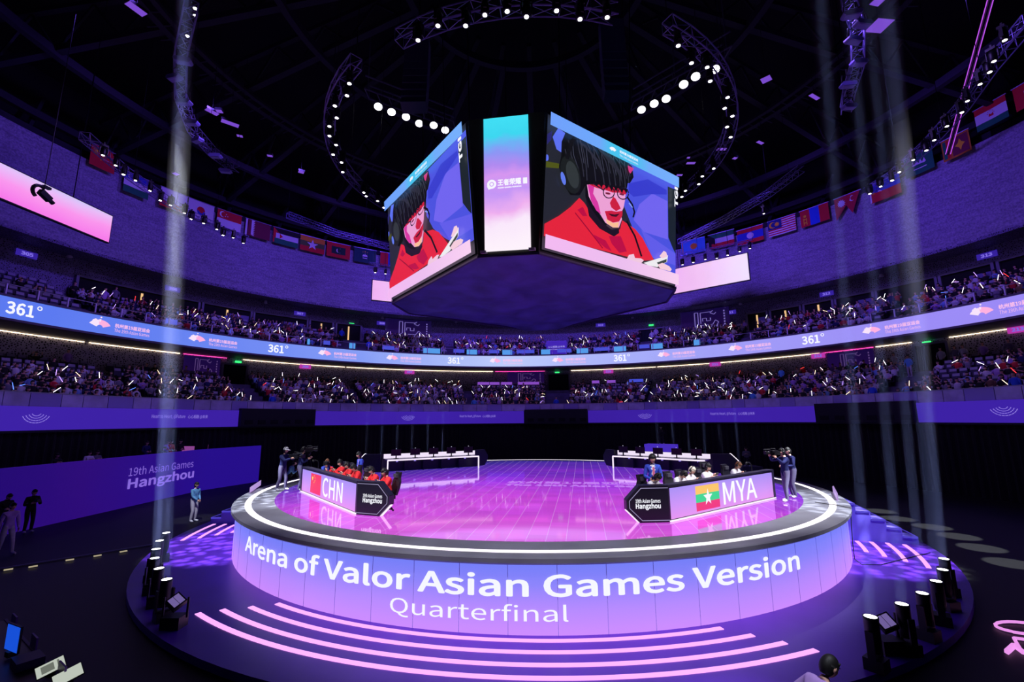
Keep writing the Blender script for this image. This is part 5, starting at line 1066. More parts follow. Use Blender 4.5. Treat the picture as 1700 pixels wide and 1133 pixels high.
for i, (px, py, hz, tp, lb) in enumerate(((105, 753, 2.82, 'white', 'person in white seated behind the violet hoarding, leftmost'), (132, 752, 2.82, 'grey', 'person in grey seated behind the violet hoarding, second from the left'), (80, 757, 2.82, 'black', 'person in black seated behind the hoarding near a small lamp'), (178, 745, 2.82, 'black', 'person in black leaning behind the hoarding, left of the standing group'), (219, 734, 3.22, 'red', 'person in red standing behind the hoarding'), (246, 734, 3.22, 'lilac', 'person in a patterned lilac top standing behind the hoarding'), (259, 733, 3.22, 'black', 'person in black standing rightmost behind the hoarding'), (192, 736, 3.22, 'navy', 'person in navy standing leftmost of the group behind the hoarding'))):
    p = at(px, py, hz); sit = hz < 2.9
    p.x = max(p.x, -24.8); k_ = min(1.0, 25.2 / hypot(p.x, p.y)); p = V((min(p.x * k_, -22.3), p.y * k_, 1.6))
    human(lb, p, face_yaw(V((1, -.3, 0))), .55 if sit else .95, 4, 6, 0, ((-.12, .28, .85 if sit else 1.1), (.12, .28, .85 if sit else 1.1)), ((-.14, .36), (.14, .36)) if sit else ((-.1, .0), (.1, .0)), top=tp, pants='black')
    if sit: MB().box(p + V((0, 0, .23)), (.42, .42, .46)).build('stool', BLACK, base=p); tag(bpy.data.objects[[o.name for o in bpy.data.objects if o.name.startswith('stool')][-1]], 'black box stool under the ' + ' '.join(lb.split()[:3]) + ' behind the hoarding, ' + ordn(i + 1), 'stool')
for i, (x0, x1, py) in enumerate(((282, 322, 748), (326, 345, 745), (346, 388, 742))):
    a, b_ = at(x0, py, 2.62), at(x1, py, 2.62)
    o = thing('work_table', 'pink lit work table behind the right end of the hoarding, %s from the left' % ordn(i + 1), 'table', V(((a.x + b_.x) / 2, (a.y + b_.y) / 2, 1.6)))
    m_ = (a + b_) / 2; dd = (b_ - a) / 2; dd.z = 0; nn = dd.normalized().cross(up)
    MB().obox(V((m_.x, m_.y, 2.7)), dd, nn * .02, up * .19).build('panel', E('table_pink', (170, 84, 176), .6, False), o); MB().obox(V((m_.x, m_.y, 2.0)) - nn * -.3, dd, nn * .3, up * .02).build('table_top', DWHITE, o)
    for s in (-.9, .9): MB().obox(V((m_.x, m_.y, 1.8)) + dd * s, nn * .02, dd.normalized() * .02, up * .2).build('leg', BLACKM, o)
# violet desk and its operator behind the right back desk
p = V((10.6, 14.4, 0)); o = thing('camera_podium', 'violet podium with an operator behind the back right desk', 'podium', p)
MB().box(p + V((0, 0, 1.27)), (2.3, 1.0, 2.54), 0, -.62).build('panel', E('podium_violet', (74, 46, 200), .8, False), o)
human('camera operator in black on the violet podium at the back right', p + V((.1, .1, 2.54)), face_yaw(V((-.3, -1, 0))), .62, 10, 6, 0, ((-.1, .3, 1.0), (.1, .3, 1.0)), ((-.14, .3), (.14, .3)), top='black', pants='black')
video_camera('broadcast camera on the violet podium at the back right', p + V((-.1, -.4, 3.55)), face_yaw(V((-.3, -1, 0))))
q = onR(1240, 765, 19); q.z = 1.2
struct(MB().box((q.x, q.y, .6), (1.4, 1.4, 1.2)).build('floor_riser', m_conc))
human('person sitting in the dark behind the right back desk', q, face_yaw(V((-.5, -1, 0))), .5, 8, 10, 0, ((-.1, .3, .8), (.1, .3, .8)), ((-.14, .36), (.14, .36)), top='grey', pants='black')
# ================================================================== PRESS TABLE IN THE NEAR LEFT CORNER
pt = thing('press_desk', 'dark press desk with violet edge panels in the near left corner', 'desk', (-8.7, -14.1, 0)); ea = V((.83, -.56, 0)).normalized(); eb = V((.56, .83, 0)).normalized(); c = V((-8.9, -14.1, 0))
MB().obox(c + up * .72, ea * 2.6, eb * .55, up * .03).build('table_top', BLACK, pt)
for s in (-2.5, 0, 2.5): MB().obox(c + ea * s + up * .34, ea * .03, eb * .5, up * .35).build('leg', BLACK, pt)
MB().obox(c + eb * .56 + up * .45, ea * 2.6, eb * .02, up * .32).build('front_panel', M('press_panel', (40, 34, 84), .5), pt)
for s in (-2.0, -.5, 1.15): MB().obox(c + eb * .57 + ea * s + up * .86, ea * .17, eb * .012, up * .1).build('divider', M('divider_violet', (110, 70, 170), .4), pt)
q = at(18, 1090, .78); o = thing('monitor', 'bright blue screen on the press desk in the near left corner', 'monitor', q)
rt = V((.88, -.39, 0)).normalized(); nn = rt.cross(up); MB().obox(q + up * .27, rt * .22, nn * .015, up * .2).build('screen_case', BLACK, o); MB().obox(q + up * .27 + nn * .018, rt * .205, nn * .003, up * .185).build('screen', E('screen_blue', (24, 84, 225), .9), o); MB().obox(q + up * .04, rt * .06, nn * .06, up * .04).build('stand', BLACK, o)
for i, (x, y, nm) in enumerate(((84, 1109, 'tablet showing a pale form on the press desk, left of the two'), (113, 1122, 'tablet showing a blank pale page on the press desk, right of the two'))):
    q = at(x, y, .86); o = thing('tablet', nm, 'tablet', q); ex = (ea * .9 - up * .42).normalized(); nz_ = (CAM - q).normalized(); ey = nz_.cross(ex).normalized(); nz_ = ex.cross(ey)
    MB().obox(q, ex * .115, ey * .165, nz_ * .008).build('case', BLACK, o); MB().obox(q + nz_ * .01, ex * .105, ey * .155, nz_ * .002).build('screen', E('page_pale', (196, 204, 192), .9, False), o)
    if i == 0: MB().obox(q + nz_ * .013 - ey * .03, ex * .07, ey * .07, nz_ * .001).obox(q + nz_ * .013 + ey * .09, ex * .075, ey * .012, nz_ * .001).build('form_block', E('page_grey', (120, 126, 116), .8, False), o)
    MB().obox(q - up * .06 - nz_ * .05, ex * .05, ey * .05, up * .06).build('stand', BLACK, o)
q = at(45, 1105, .76); tag(MB().obox(q + up * .06, ea * .2, eb * .16, up * .06).build('equipment_case', M('case_violet', (44, 36, 80), .5)), 'low dark violet equipment case beside the blue screen on the press desk', 'case')
nz = thing('light_tube_frame', 'bent pink light tube frame on the floor at the lower right edge', 'light', at(1690, 1060, 0)); m_nt = E('tube_pink', (236, 150, 236), 1.0, False)
cc = at(1698, 1043, .05); MB().path([cc + V((.5 * cos(a), .3 * sin(a), 0)) for a in [2 * pi * k / 20 for k in range(21)]], .03, 5).build('ring_tube', m_nt, nz)
MB().path([at(1700, 1062, .05), at(1683, 1060, .05), at(1694, 1078, .05)], .03, 5).build('upper_tube', m_nt, nz); MB().path([at(1672, 1083, .05), at(1684, 1072, .05), at(1700, 1084, .05)], .05, 5).build('lower_tube', m_nt, nz)
# cable trough along the floor left of the stage
a, b_ = at(-30, 951, 0), at(252, 906, 0); dd = (b_ - a) / 2; o = thing('cable_cover', 'grey cable cover running across the dark floor left of the disc', 'cable cover', (a + b_) / 2); nn = dd.normalized().cross(up)
MB().obox((a + b_) / 2 + up * .02, dd, nn * .09, up * .02).build('cover', M('cable_cover_grey', (92, 92, 110), .6), o)
for px, py in ((14, 946), (55, 941), (116, 930), (162, 923), (205, 916)): q = at(px, py, .05); MB().obox(q, dd.normalized() * .1, nn * .05, up * .012).build('marker', E('marker_warm', (190, 176, 140), .8, False), o)
# ================================================================== THE STANDS: SEATS, SPECTATORS, LIGHT STICKS
SEATM = M('seat_plastic', (46, 42, 70), 0.6); COVER = M('seat_cover', (160, 156, 176), 0.8)
def seat_mb():
    mb = MB(); mb.box((0, .02, .42), (.46, .44, .06)); mb.obox((0, -.24, .72), (.23, 0, 0), (0, .03, -.0), (0, -.05, .28)); mb.box((0, -.05, .2), (.08, .3, .4)); mb.obox((0, -.275, .92), (.2, 0, 0), (0, .04, 0), (0, -.02, .09), 1); return mb
def spectator_mb(pose, v=0):
    """slots: 0 skin, 1 hair, 2 top, 3 trousers"""
    mb = MB(); n = 8
    prof = [(.17, .12, .42, .0), (.18, .12, .58, .0), (.2, .125, .80, .01), (.2, .115, .94, .0), (.13, .085, 1.02, .0), (.052, .055, 1.05, .01), (.05, .052, 1.12, .02)]
    vs_ = [V((a * cos(2 * pi * i / n), b_ * sin(2 * pi * i / n) + y, z)) for a, b_, z, y in prof for i in range(n)]
    for j in range(len(prof) - 1): mb.add([vs_[j * n + i] for i in range(n)] + [vs_[(j + 1) * n + i] for i in range(n)], [(i, (i + 1) % n, n + (i + 1) % n, n + i) for i in range(n)], 0 if j >= 4 else 2)
    hc = V((0, .03, 1.21)); mb.ball(hc, (.08, .095, .115), 8, 6, 0)
    mb.ball(hc + V((0, -.012, .015)), (.092, .108, .122), 8, 4, 1, None, 0, .48); mb.ball(hc + V((0, -.035, -.01 if v == 0 else -.06)), (.088, .085, .12 if v == 0 else .17), 8, 5, 1)
    mb.add([hc + V(p) for p in ((-.012, .088, .0), (.012, .088, .0), (0, .115, -.03), (0, .09, -.045))], [(0, 1, 2), (0, 2, 3), (1, 3, 2)], 0)
    for s in (-1, 1):
        sh = V((s * .19, 0, .94))
        if pose == 1 and s == 1: el, h = V((.29, .16, .76)), V((.22, .34, .98))
        elif pose == 2: el, h = V((s * .25, .12, .72)), V((s * .06, .34, .84))
        elif pose == 3: el, h = V((s * .31, .05, 1.0)), V((s * .2, .2, 1.28))
        else: el, h = V((s * .25, .06, .70)), V((s * .1, .32, .60))
        mb.tube(sh, el, .055, .045, 6, 2); mb.tube(el, el.lerp(h, .5), .042, .04, 6, 2 if v == 0 else 0); mb.tube(el.lerp(h, .5), h, .036, .03, 6, 0); mb.ball(h, (.04, .05, .04), 6, 4, 0)
        kn = V((s * .11, .42, .5)); mb.tube(V((s * .09, .02, .48)), kn, .085, .065, 6, 3); mb.tube(kn, V((s * .11, .44, .08)), .06, .045, 6, 3); mb.box((s * .11, .5, .04), (.09, .22, .08), 3)
    return mb
STICK_AT = V((.22, .36, 1.0))
TIERC = [('black', .38, (20, 19, 25)), ('white', .21, (206, 204, 216)), ('grey', .12, (122, 118, 134)), ('navy', .09, (30, 34, 90)), ('lilac', .07, (170, 130, 204)), ('red', .06, (196, 36, 50)), ('pale blue', .05, (120, 160, 214)), ('brown', .02, (110, 76, 60))]
TMAT = {n_: M('top_' + n_.replace(' ', '_'), c, .85, var=.1, scale=8) for n_, p, c in TIERC}
TRO = M('trousers_dark', (32, 30, 40), .85)
def pick():
    x = rnd.random(); s = 0
    for n_, p, c in TIERC:
        s += p
        if x < s: return n_
    return 'black'
LOWB = [('leftmost', -93, -70.6), ('second from left', -68.8, -55.0), ('third from left', -50.6, -35.2), ('fourth from left', -33.2, -12.1), ('fifth from left', -10.1, 5.4), ('sixth from left', 10.6, 26.6), ('seventh from left', 28.3, 48.9), ('eighth from left', 50.4, 65.6), ('rightmost', 69.6, 92)]
UPB = [('leftmost', -94, -74.5), ('second from left', -72.6, -36.5), ('third from left', -31.0, -15.6), ('fourth from left', -13.5, 6.4), ('fifth from left', 10.2, 24.6), ('sixth from left', 27.2, 43.4), ('seventh from left', 45.4, 64.6), ('rightmost', 66.4, 96)]
seats = []
for tier, blocks, RRs, ZZs in (('lower', LOWB, LOWR, LOWZ), ('upper', UPB, UPR, UPZ)):
    for bn, t0, t1 in blocks:
        for k, z in enumerate(ZZs):
            Rr = RRs[k] + .5; nseat = int(radians(t1 - t0) * Rr / .56)
            for i in range(nseat):
                T = t0 + (t1 - t0) * (i + .5) / nseat; p = polar(Rr, T, z); x, y = pix(p + V((0, 0, 1.2)))
                if x < -12 or x > 1712: continue
                occ = .90
                if tier == 'lower' and bn == 'leftmost' and k >= 5: occ = .22
                if tier == 'lower' and bn == 'second from left' and k >= 6: occ = .45
                if tier == 'lower' and bn == 'rightmost' and T < 76: occ = .45 if k < 3 else .2
                if tier == 'upper' and bn == 'leftmost': occ = .06
                if tier == 'upper' and bn == 'second from left' and T < -66: occ = .45
                if tier == 'lower' and bn == 'fifth from left' and k >= 6: occ = .1
                if tier == 'lower' and bn == 'sixth from left' and k >= 6: occ = .15
                seats.append(dict(tier=tier, bn=bn, k=k, i=i, T=T, p=p, d=(p - CAM).length, occ=rnd.random() < occ, col=pick(), pose=rnd.choice((0, 0, 2, 2, 3, 0)), v=rnd.random() < .4, stick=rnd.random() < (.25 if T > -62 else .17), j=(rnd.uniform(-.05, .05), rnd.uniform(-.04, .06), rnd.uniform(-.25, .25))))
for s in seats:
    if s['occ'] and s['stick']: s['pose'] = 1
    s['where'] = '%s row, %s seat, %s block, %s stand' % (ordn(s['k'] + 1), ordn(s['i'] + 1), s['bn'], s['tier'])
seats.sort(key=lambda s: s['d'])
SPM = {}; PROTO = {}
def yaw_of(T): return atan2(sin(radians(T)), -cos(radians(T)))
def spm(pose, v):
    if (pose, v) not in SPM: SPM[(pose, v)] = spectator_mb(pose, v)
    return SPM[(pose, v)]
occ = [s for s in seats if s['occ']]; near_, far_ = occ[:300], occ[300:]
for s in near_:
    k = (s['pose'], s['v'], s['col'])
    if k not in PROTO:
        o = spm(s['pose'], s['v']).build('spectator', [SKIN, HAIRB, TMAT[s['col']], TRO], None, True, world=False); PROTO[k] = o.data
    else: o = bpy.data.objects.new('spectator', PROTO[k]); COL.objects.link(o)
    Rj = Matrix.Rotation(yaw_of(s['T']) + s['j'][2], 3, 'Z'); o.location = s['p'] + V((0, 0, s['j'][1])); o.rotation_euler = (0, 0, yaw_of(s['T']) + s['j'][2])
    tag(o, 'spectator in %s, %s' % (s['col'], s['where']), 'person', 'spectators in the %s stand' % s['tier'])
MI = {n_: 3 + i for i, (n_, p, c) in enumerate(TIERC)}
cb = MB()
for s in far_:
    src = spm(s['pose'], s['v']); Rj = Matrix.Rotation(yaw_of(s['T']) + s['j'][2], 3, 'Z'); q = s['p'] + V((0, 0, s['j'][1])); o_ = len(cb.v)
    cb.v += [Rj @ p + q for p in src.v]; cb.f += [tuple(i + o_ for i in f) for f in src.f]; cb.m += [(0 if m == 0 else 1 if m == 1 else 2 if m == 3 else MI[s['col']]) for m in src.m]
tag(cb.build('crowd', [SKIN, HAIRB, TRO] + [TMAT[n_] for n_, p, c in TIERC], None, True), 'crowd of seated spectators filling the farther blocks of both stands', 'crowd', None, 'stuff')
# seats: the nearest 300 single, the rest as one
pm = None; ns = 0; sb_ = MB(); src = seat_mb()
vis = sorted(seats, key=lambda s: (s['occ'], s['d']))
empt = [s for s in vis if not s['occ']]; single = set(id(s) for s in (empt[:240] + [s for s in vis if s['occ']][:60]))
for s in seats:
    if id(s) in single:
        if pm is None: o = src.build('stadium_seat', [SEATM, COVER], None, False, world=False); pm = o.data
        else: o = bpy.data.objects.new('stadium_seat', pm); COL.objects.link(o)
        o.location = s['p']; o.rotation_euler = (0, 0, yaw_of(s['T']))
        tag(o, '%s seat with pale cover, %s' % ('occupied' if s['occ'] else 'empty', s['where'].replace(' seat', ' place')), 'seat', 'seats in the %s stand' % s['tier'])
    else:
        Rj = Matrix.Rotation(yaw_of(s['T']), 3, 'Z'); o_ = len(sb_.v); sb_.v += [Rj @ p + s['p'] for p in src.v]; sb_.f += [tuple(i + o_ for i in f) for f in src.f]; sb_.m += src.m
tag(sb_.build('seat_rows', [SEATM, COVER]), 'rows of dark seats under the farther spectators of both stands', 'seats', None, 'stuff')
# light sticks
SM = [(.66, 'white', E('stick_white', (255, 250, 255), 2.6, False)), (.80, 'violet', E('stick_violet', (190, 150, 255), 2.0, False)), (.92, 'warm white', E('stick_warm', (255, 226, 190), 2.2, False)), (.96, 'red', E('stick_red', (255, 60, 60), 2.0, False)), (1.0, 'blue', E('stick_blue', (90, 130, 255), 2.0, False))]
HND = M('stick_handle', (30, 28, 36), .5)
def stick_mb():
    mb = MB(); mb.tube((0, 0, -.1), (0, 0, .06), .018, .018, 5, 1); mb.tube((0, 0, .06), (0, 0, .44), .017, .015, 5, 0); return mb
stk = stick_mb(); SMESH = {}; far_st = MB(); nstk = 0
for s in occ:
    if not s['stick']: continue
    x = rnd.random(); mi = next(i for i, a in enumerate(SM) if x <= a[0]); nm, m = SM[mi][1], SM[mi][2]
    yw = yaw_of(s['T']) + s['j'][2]; Rj = Matrix.Rotation(yw, 3, 'Z'); q = s['p'] + V((0, 0, s['j'][1])) + Rj @ STICK_AT
    e = Matrix.Rotation(yw, 3, 'Z') @ Matrix.Rotation(rnd.gauss(0, .75), 3, 'Y') @ Matrix.Rotation(rnd.gauss(-.2, .4), 3, 'X')
    if nstk < 300:
        if nm not in SMESH: o = stk.build('light_stick', [m, HND], None, False, world=False); SMESH[nm] = o.data
        else: o = bpy.data.objects.new('light_stick', SMESH[nm]); COL.objects.link(o)
        o.location = q; o.rotation_euler = e.to_euler(); tag(o, 'lit %s light stick, %s' % (nm, s['where']), 'light stick', 'light sticks in the %s stand' % s['tier']); nstk += 1
    else:
        o_ = len(far_st.v); far_st.v += [e @ p + q for p in stk.v]; far_st.f += [tuple(i + o_ for i in f) for f in stk.f]; far_st.m += [(mi if a == 0 else 5) for a in stk.m]
tag(far_st.build('light_sticks', [a[2] for a in SM] + [HND]), 'lit light sticks waved in the farther blocks of both stands', 'light sticks', None, 'stuff')
# stewards and visitors on their feet in the aisles and doorways
def standing_mb(v=0):
    src_ = spectator_mb(0, v); mb = MB(); n = 8
    keep = MB()
    prof = [(.15, .11, .78), (.17, .12, .92), (.19, .12, 1.14), (.2, .115, 1.34), (.13, .085, 1.42), (.05, .052, 1.45), (.05, .052, 1.52)]
    vs_ = [V((a * cos(2 * pi * i / n), b_ * sin(2 * pi * i / n), z)) for a, b_, z in prof for i in range(n)]
    for j in range(6): mb.add([vs_[j * n + i] for i in range(n)] + [vs_[(j + 1) * n + i] for i in range(n)], [(i, (i + 1) % n, n + (i + 1) % n, n + i) for i in range(n)], 0 if j >= 4 else 2)
    hc = V((0, .02, 1.61)); mb.ball(hc, (.08, .095, .115), 8, 6, 0); mb.ball(hc + V((0, -.012, .015)), (.092, .108, .122), 8, 4, 1, None, 0, .48); mb.ball(hc + V((0, -.035, -.01)), (.088, .085, .12), 8, 5, 1)
    for s in (-1, 1):
        el, h = V((s * .27, .02, 1.06)), V((s * .2, .16, .86)); mb.tube((s * .19, 0, 1.34), el, .056, .046, 6, 2); mb.tube(el, h, .044, .032, 6, 2); mb.ball(h, (.04, .05, .05), 6, 4, 0)
        mb.tube((s * .09, 0, .86), (s * .1, .03, .46), .092, .065, 6, 3); mb.tube((s * .1, .03, .46), (s * .1, 0, .06), .062, .045, 6, 3); mb.box((s * .1, .06, .035), (.1, .26, .07), 3)
    return mb
smb = standing_mb()
CY = M('top_cyan', (90, 170, 236), .85); BLU = M('top_royal', (40, 90, 220), .85); TRW = M('trousers_pale', (196, 190, 210), .85)
def on_tier(T, tier, px):
    return None
for (px, py, tier, row, m, tr_, lb) in (
    (450, 690, 'lower', -1, BLU, TRO, 'steward in royal blue behind the rail by the left doorway aisle'), (787, 690, 'lower', -1, CY, TRW, 'steward in pale blue behind the rail left of the centre block'),
    (924, 690, 'lower', -1, BLU, TRO, 'steward in royal blue at the foot of the centre aisle'), (1252, 685, 'lower', -1, CY, TRW, 'steward in cyan behind the rail right of centre'),
    (1452, 675, 'lower', -1, BLU, TRO, 'steward in royal blue at the foot of the right doorway aisle'), (1690, 660, 'lower', -1, BLU, TRO, 'steward in blue behind the rail at the right edge'),
    (1488, 620, 'lower', 7, TMAT['white'], TRW, 'visitor in white standing left of the right doorway'), (1511, 620, 'lower', 6, CY, TRW, 'steward in a cyan shirt and pale trousers in the right doorway aisle'),
    (1564, 600, 'lower', 7, TMAT['white'], TRO, 'visitor in white standing just right of the right doorway'), (1588, 600, 'lower', 7, TMAT['grey'], TRW, 'visitor in grey standing second right of the right doorway'), (1602, 600, 'lower', 7, TMAT['white'], TRW, 'visitor in white standing third right of the right doorway'), (1634, 590, 'lower', 7, TMAT['lilac'], TRO, 'visitor in lilac standing fourth right of the right doorway'), (1676, 580, 'lower', 7, TMAT['grey'], TRO, 'visitor in grey standing near the right edge under the balcony'),
    (1083, 570, 'upper', 3, TMAT['white'], TRO, 'visitor in white at the upper door right of the scoreboard'), (1090, 570, 'upper', 4, TMAT['white'], TRW, 'second visitor in white at the upper door right of the scoreboard'), (612, 575, 'upper', 0, BLU, TRO, 'steward in royal blue at the upper aisle left of the scoreboard'), (567, 560, 'upper', 3, BLU, TRO, 'steward in royal blue by the upper door left of the scoreboard'),
    (1296, 612, 'lower', 6, CY, TRO, 'visitor in cyan standing in the upper rows right of centre'), (1480, 505, 'upper', 3, TMAT['navy'], TRO, 'visitor in navy standing in the right upper aisle'), (112, 595, 'lower', 7, TMAT['lilac'], TRO, 'visitor in lilac standing in the upper rows at the far left'), (174, 490, 'upper', 3, TMAT['lilac'], TRO, 'visitor in lilac standing in the far left upper doorway'), (191, 495, 'upper', 4, TMAT['grey'], TRO, 'visitor in grey standing in the far left upper doorway')):
    if row < 0: Rr, z = 26.0, 5.1
    else: Rr, z = ((LOWR[row] + .45, LOWZ[row]) if tier == 'lower' else (UPR[row] + .45, UPZ[row]))
    T = thetaR(px, py, Rr); o = smb.build('person', [SKIN, HAIRB, m, tr_], None, True, world=False); o.location = polar(Rr, T, z); o.rotation_euler = (0, 0, yaw_of(T)); tag(o, lb, 'person', 'people standing in the stands')
# ================================================================== RIGGING
m_tr = M('truss_steel', (130, 120, 180), .45, .4); LENSW = E('lens_white', (255, 252, 255), 9.0, False); LENSB = E('lens_flare', (255, 252, 255), 26.0, True); m_wash = M('wash_body', (120, 110, 190), .5)
def truss(label, pts, s=.22, up_=1, hang=28.5):
    """box truss along a line of points: four chords and lacing"""
    o = thing('lighting_truss', label, 'truss', pts[0]); ch = MB(); lc = MB(); z_ = V((0, 0, 1))
    corners = []
    for i, p in enumerate(pts):
        d = (pts[min(i + 1, len(pts) - 1)] - pts[max(i - 1, 0)]); d.z = 0; d.normalize(); n_ = d.cross(z_); corners.append([p + n_ * a * s + z_ * b_ * s for a, b_ in ((-1, -1), (1, -1), (1, 1), (-1, 1))])
    for a, b_ in zip(corners, corners[1:]):
        for j in range(4): ch.tube(a[j], b_[j], .026, n=5); lc.tube(a[j], b_[(j + 1) % 4], .013, n=4)
        for j in range(4): lc.tube(a[j], a[(j + 1) % 4], .014, n=4)
    ch.build('chords', m_tr, o); lc.build('lacing', m_tr, o); hg = MB()
    for i in range(0, len(pts), max(1, len(pts) // 4)): hg.tube(pts[i] + z_ * s, V((pts[i].x, pts[i].y, hang)), .012, n=4)
    hg.build('hoist_chain', BLACKM, o); return o
def arcpts(t0, t1, Rr, z, step=.9):
    n_ = max(3, int(abs(radians(t1 - t0)) * Rr / step)); return [polar(Rr, t0 + (t1 - t0) * i / n_, z) for i in range(n_ + 1)]
ZR = 17.55
def A360(px, py, z): return ang(at(px, py, z)) % 360
truss('curved lighting truss arching over the front of the scoreboard', arcpts(A360(650, 52, ZR), A360(1030, 8, ZR), 9.3, ZR))
truss('curved lighting truss left of the scoreboard', arcpts(A360(594, 104, ZR), A360(645, 352, 17.2), 9.6, ZR))
truss('curved lighting truss right of the scoreboard', arcpts(A360(1106, 42, ZR), A360(1126, 330, 17.2), 9.6, ZR))
def polypts(px, z, sub=6):
    P_ = [at(x, y, z) for x, y in px]; out = []
    for a, b_ in zip(P_, P_[1:]): out += [a.lerp(b_, i / sub) for i in range(sub)]
    return out + [P_[-1]]
truss('lighting truss following the upper wall on the far left', polypts(((140, 226), (205, 283), (266, 326), (317, 357), (370, 383), (410, 398)), 19.0, 4))
truss('lighting truss in front of the flags left of the scoreboard', polypts(((478, 357), (560, 388), (648, 411)), 21.0, 8))
truss('lighting truss following the upper wall on the far right', polypts(((1712, 30), (1643, 112), (1597, 178), (1538, 242), (1481, 292), (1440, 318)), 19.0, 4))
truss('lighting truss in front of the flags right of the scoreboard', polypts(((1128, 402), (1200, 366), (1275, 322), (1330, 280)), 21.0, 6))
truss('low lighting truss above the pale screen right of the scoreboard', polypts(((1128, 425), (1190, 415), (1250, 401)), 20.3, 6))
truss('low lighting truss above the pale screen left of the scoreboard', polypts(((612, 440), (655, 446)), 19.6, 5))
truss('truss carrying wash lights at the upper left', polypts(((318, 8), (300, 90), (300, 160), (320, 215), (352, 252), (392, 282)), 20.4, 4))
truss('truss carrying wash lights at the upper right', polypts(((1408, 0), (1424, 45), (1424, 105), (1410, 150), (1404, 182)), 20.4, 4))
def head_proto(lens, body=BLACK, size=1.0):
    o = thing('moving_head_light', '', 'spotlight')
    mb = MB(); mb.box((0, 0, -.04), (.06, .06, .16)); mb.box((0, 0, -.17), (.3, .22, .12)); mb.build('clamp_base', BLACK, o, world=False)
    mb = MB()
    mb.prism([V((x, -.05, z)) for x, z in ((-.19, -.22), (.19, -.22), (.19, -.6), (.155, -.6), (.155, -.25), (-.155, -.25), (-.155, -.6), (-.19, -.6))], V((0, .1, 0)))
    mb.build('yoke', BLACK, o, world=False)
    h = MB(); h.lathe([(.001, -.22), (.1, -.26), (.135, -.4), (.135, -.62), (.12, -.7), (.1, -.7)], n=12); b_ = h.build('head', body, o, True, world=False)
    MB().lathe([(.001, -.695), (.07, -.697), (.07, -.705), (.001, -.707)], n=12).build('lens', lens, b_, world=False); return o
HP = head_proto(LENSW); HF = head_proto(LENSB); used_ = set()
def hang(proto, px, py, z, label, group):
    p = at(px, py, z) + V((0, 0, .70)); o = proto if proto.name not in used_ else copy_tree(proto)
    used_.add(proto.name); o.location = p; o.rotation_euler = (0, 0, rnd.uniform(0, 6.28)); tag(o, label, 'spotlight', group); return o
def series(proto, lst, z, what, order):
    for i, (x, y) in enumerate(lst): hang(proto, x, y, z, 'white lensed spotlight on the %s, %s' % (what, order % ordn(i + 1)), 'spotlights on the trusses')
series(HP, [(694, 67), (727, 43), (773, 43), (805, 25), (842, 19), (874, 28), (924, 18), (963, 32), (1008, 29)], 16.7, 'front arch truss', '%s from the left')
series(HP, [(580, 139), (576, 159), (556, 176), (559, 196), (547, 210), (547, 226), (558, 241), (553, 257), (567, 270), (569, 286), (604, 320), (608, 326), (627, 334), (637, 345)], 16.9, 'left curved truss', '%s from its top')
series(HP, [(1126, 76), (1148, 105), (1174, 112), (1179, 135), (1208, 162), (1203, 180), (1216, 193), (1207, 211), (1213, 228), (1185, 280), (1166, 293), (1160, 306), (1138, 317), (1132, 327)], 16.9, 'right curved truss', '%s from its top')
series(HP, [(171, 258), (192, 275), (225, 300), (249, 317), (283, 341), (306, 354), (338, 371), (360, 381), (387, 395), (404, 404)], 18.3, 'far left wall truss', '%s from the left')
series(HP, [(1668, 67), (1650, 102), (1627, 140), (1606, 168), (1572, 210), (1551, 233), (1516, 266), (1493, 286), (1462, 310), (1444, 322)], 18.3, 'far right wall truss', '%s from the right')
series(HP, [(1245, 413), (1228, 418), (1190, 429), (1171, 431), (1133, 440), (1268, 355)], 19.6, 'low truss above the right screen', '%s from the right')
series(HP, [(623, 453), (640, 455)], 18.9, 'low truss above the small left screen', '%s from the left')
for i, (x, y) in enumerate(((205, 290), (266, 333), (317, 364), (370, 391))): hang(HF, x, y, 18.3, 'dazzling white spotlight on the far left wall truss, %s from the left' % ordn(i + 1), 'dazzling spotlights on the wall trusses')
for i, (x, y) in enumerate(((1643, 120), (1597, 187), (1538, 250), (1481, 300))): hang(HF, x, y, 18.3, 'dazzling white spotlight on the far right wall truss, %s from the right' % ordn(i + 1), 'dazzling spotlights on the wall trusses')
for i, (x, y) in enumerate(((1208, 424), (1151, 436))): hang(HF, x, y, 19.6, 'dazzling white spotlight above the pale right screen, %s from the right' % ordn(i + 1), 'dazzling spotlights above the right screen')
# wash lights (oblong violet grey bodies) on the two side trusses
def wash(px, py, z, label):
    p = at(px, py, z); o = thing('wash_light', label, 'spotlight', p, rnd.uniform(-.4, .4), 'wash lights on the side trusses')
    MB().cbox((0, 0, 0), (.66, .3, .2), .07).build('body', m_wash, o, world=False); mb = MB(); mb.tube((-.28, 0, .1), (-.2, 0, .5), .02, n=5); mb.tube((.28, 0, .1), (.2, 0, .5), .02, n=5); mb.tube((-.22, 0, .5), (.22, 0, .5), .02, n=5); mb.tube((0, 0, .5), (0, 0, .8), .03, n=5); mb.build('bracket', BLACKM, o, world=False)
    MB().box((0, 0, -.105), (.5, .22, .02)).build('lens_plate', M('lens_dim', (150, 140, 220), .3), o, world=False)
for i, (x, y) in enumerate(((304, 101), (290, 129), (306, 170), (319, 204), (328, 233), (358, 259), (374, 284))): wash(x, y, 19.6, 'violet grey wash light on the upper left truss, %s from its top' % ordn(i + 1))
for i, (x, y) in enumerate(((1414, 24), (1432, 40), (1417, 67), (1426, 104), (1408, 141), (1410, 177))): wash(x, y, 19.6, 'violet grey wash light on the upper right truss, %s from its top' % ordn(i + 1))
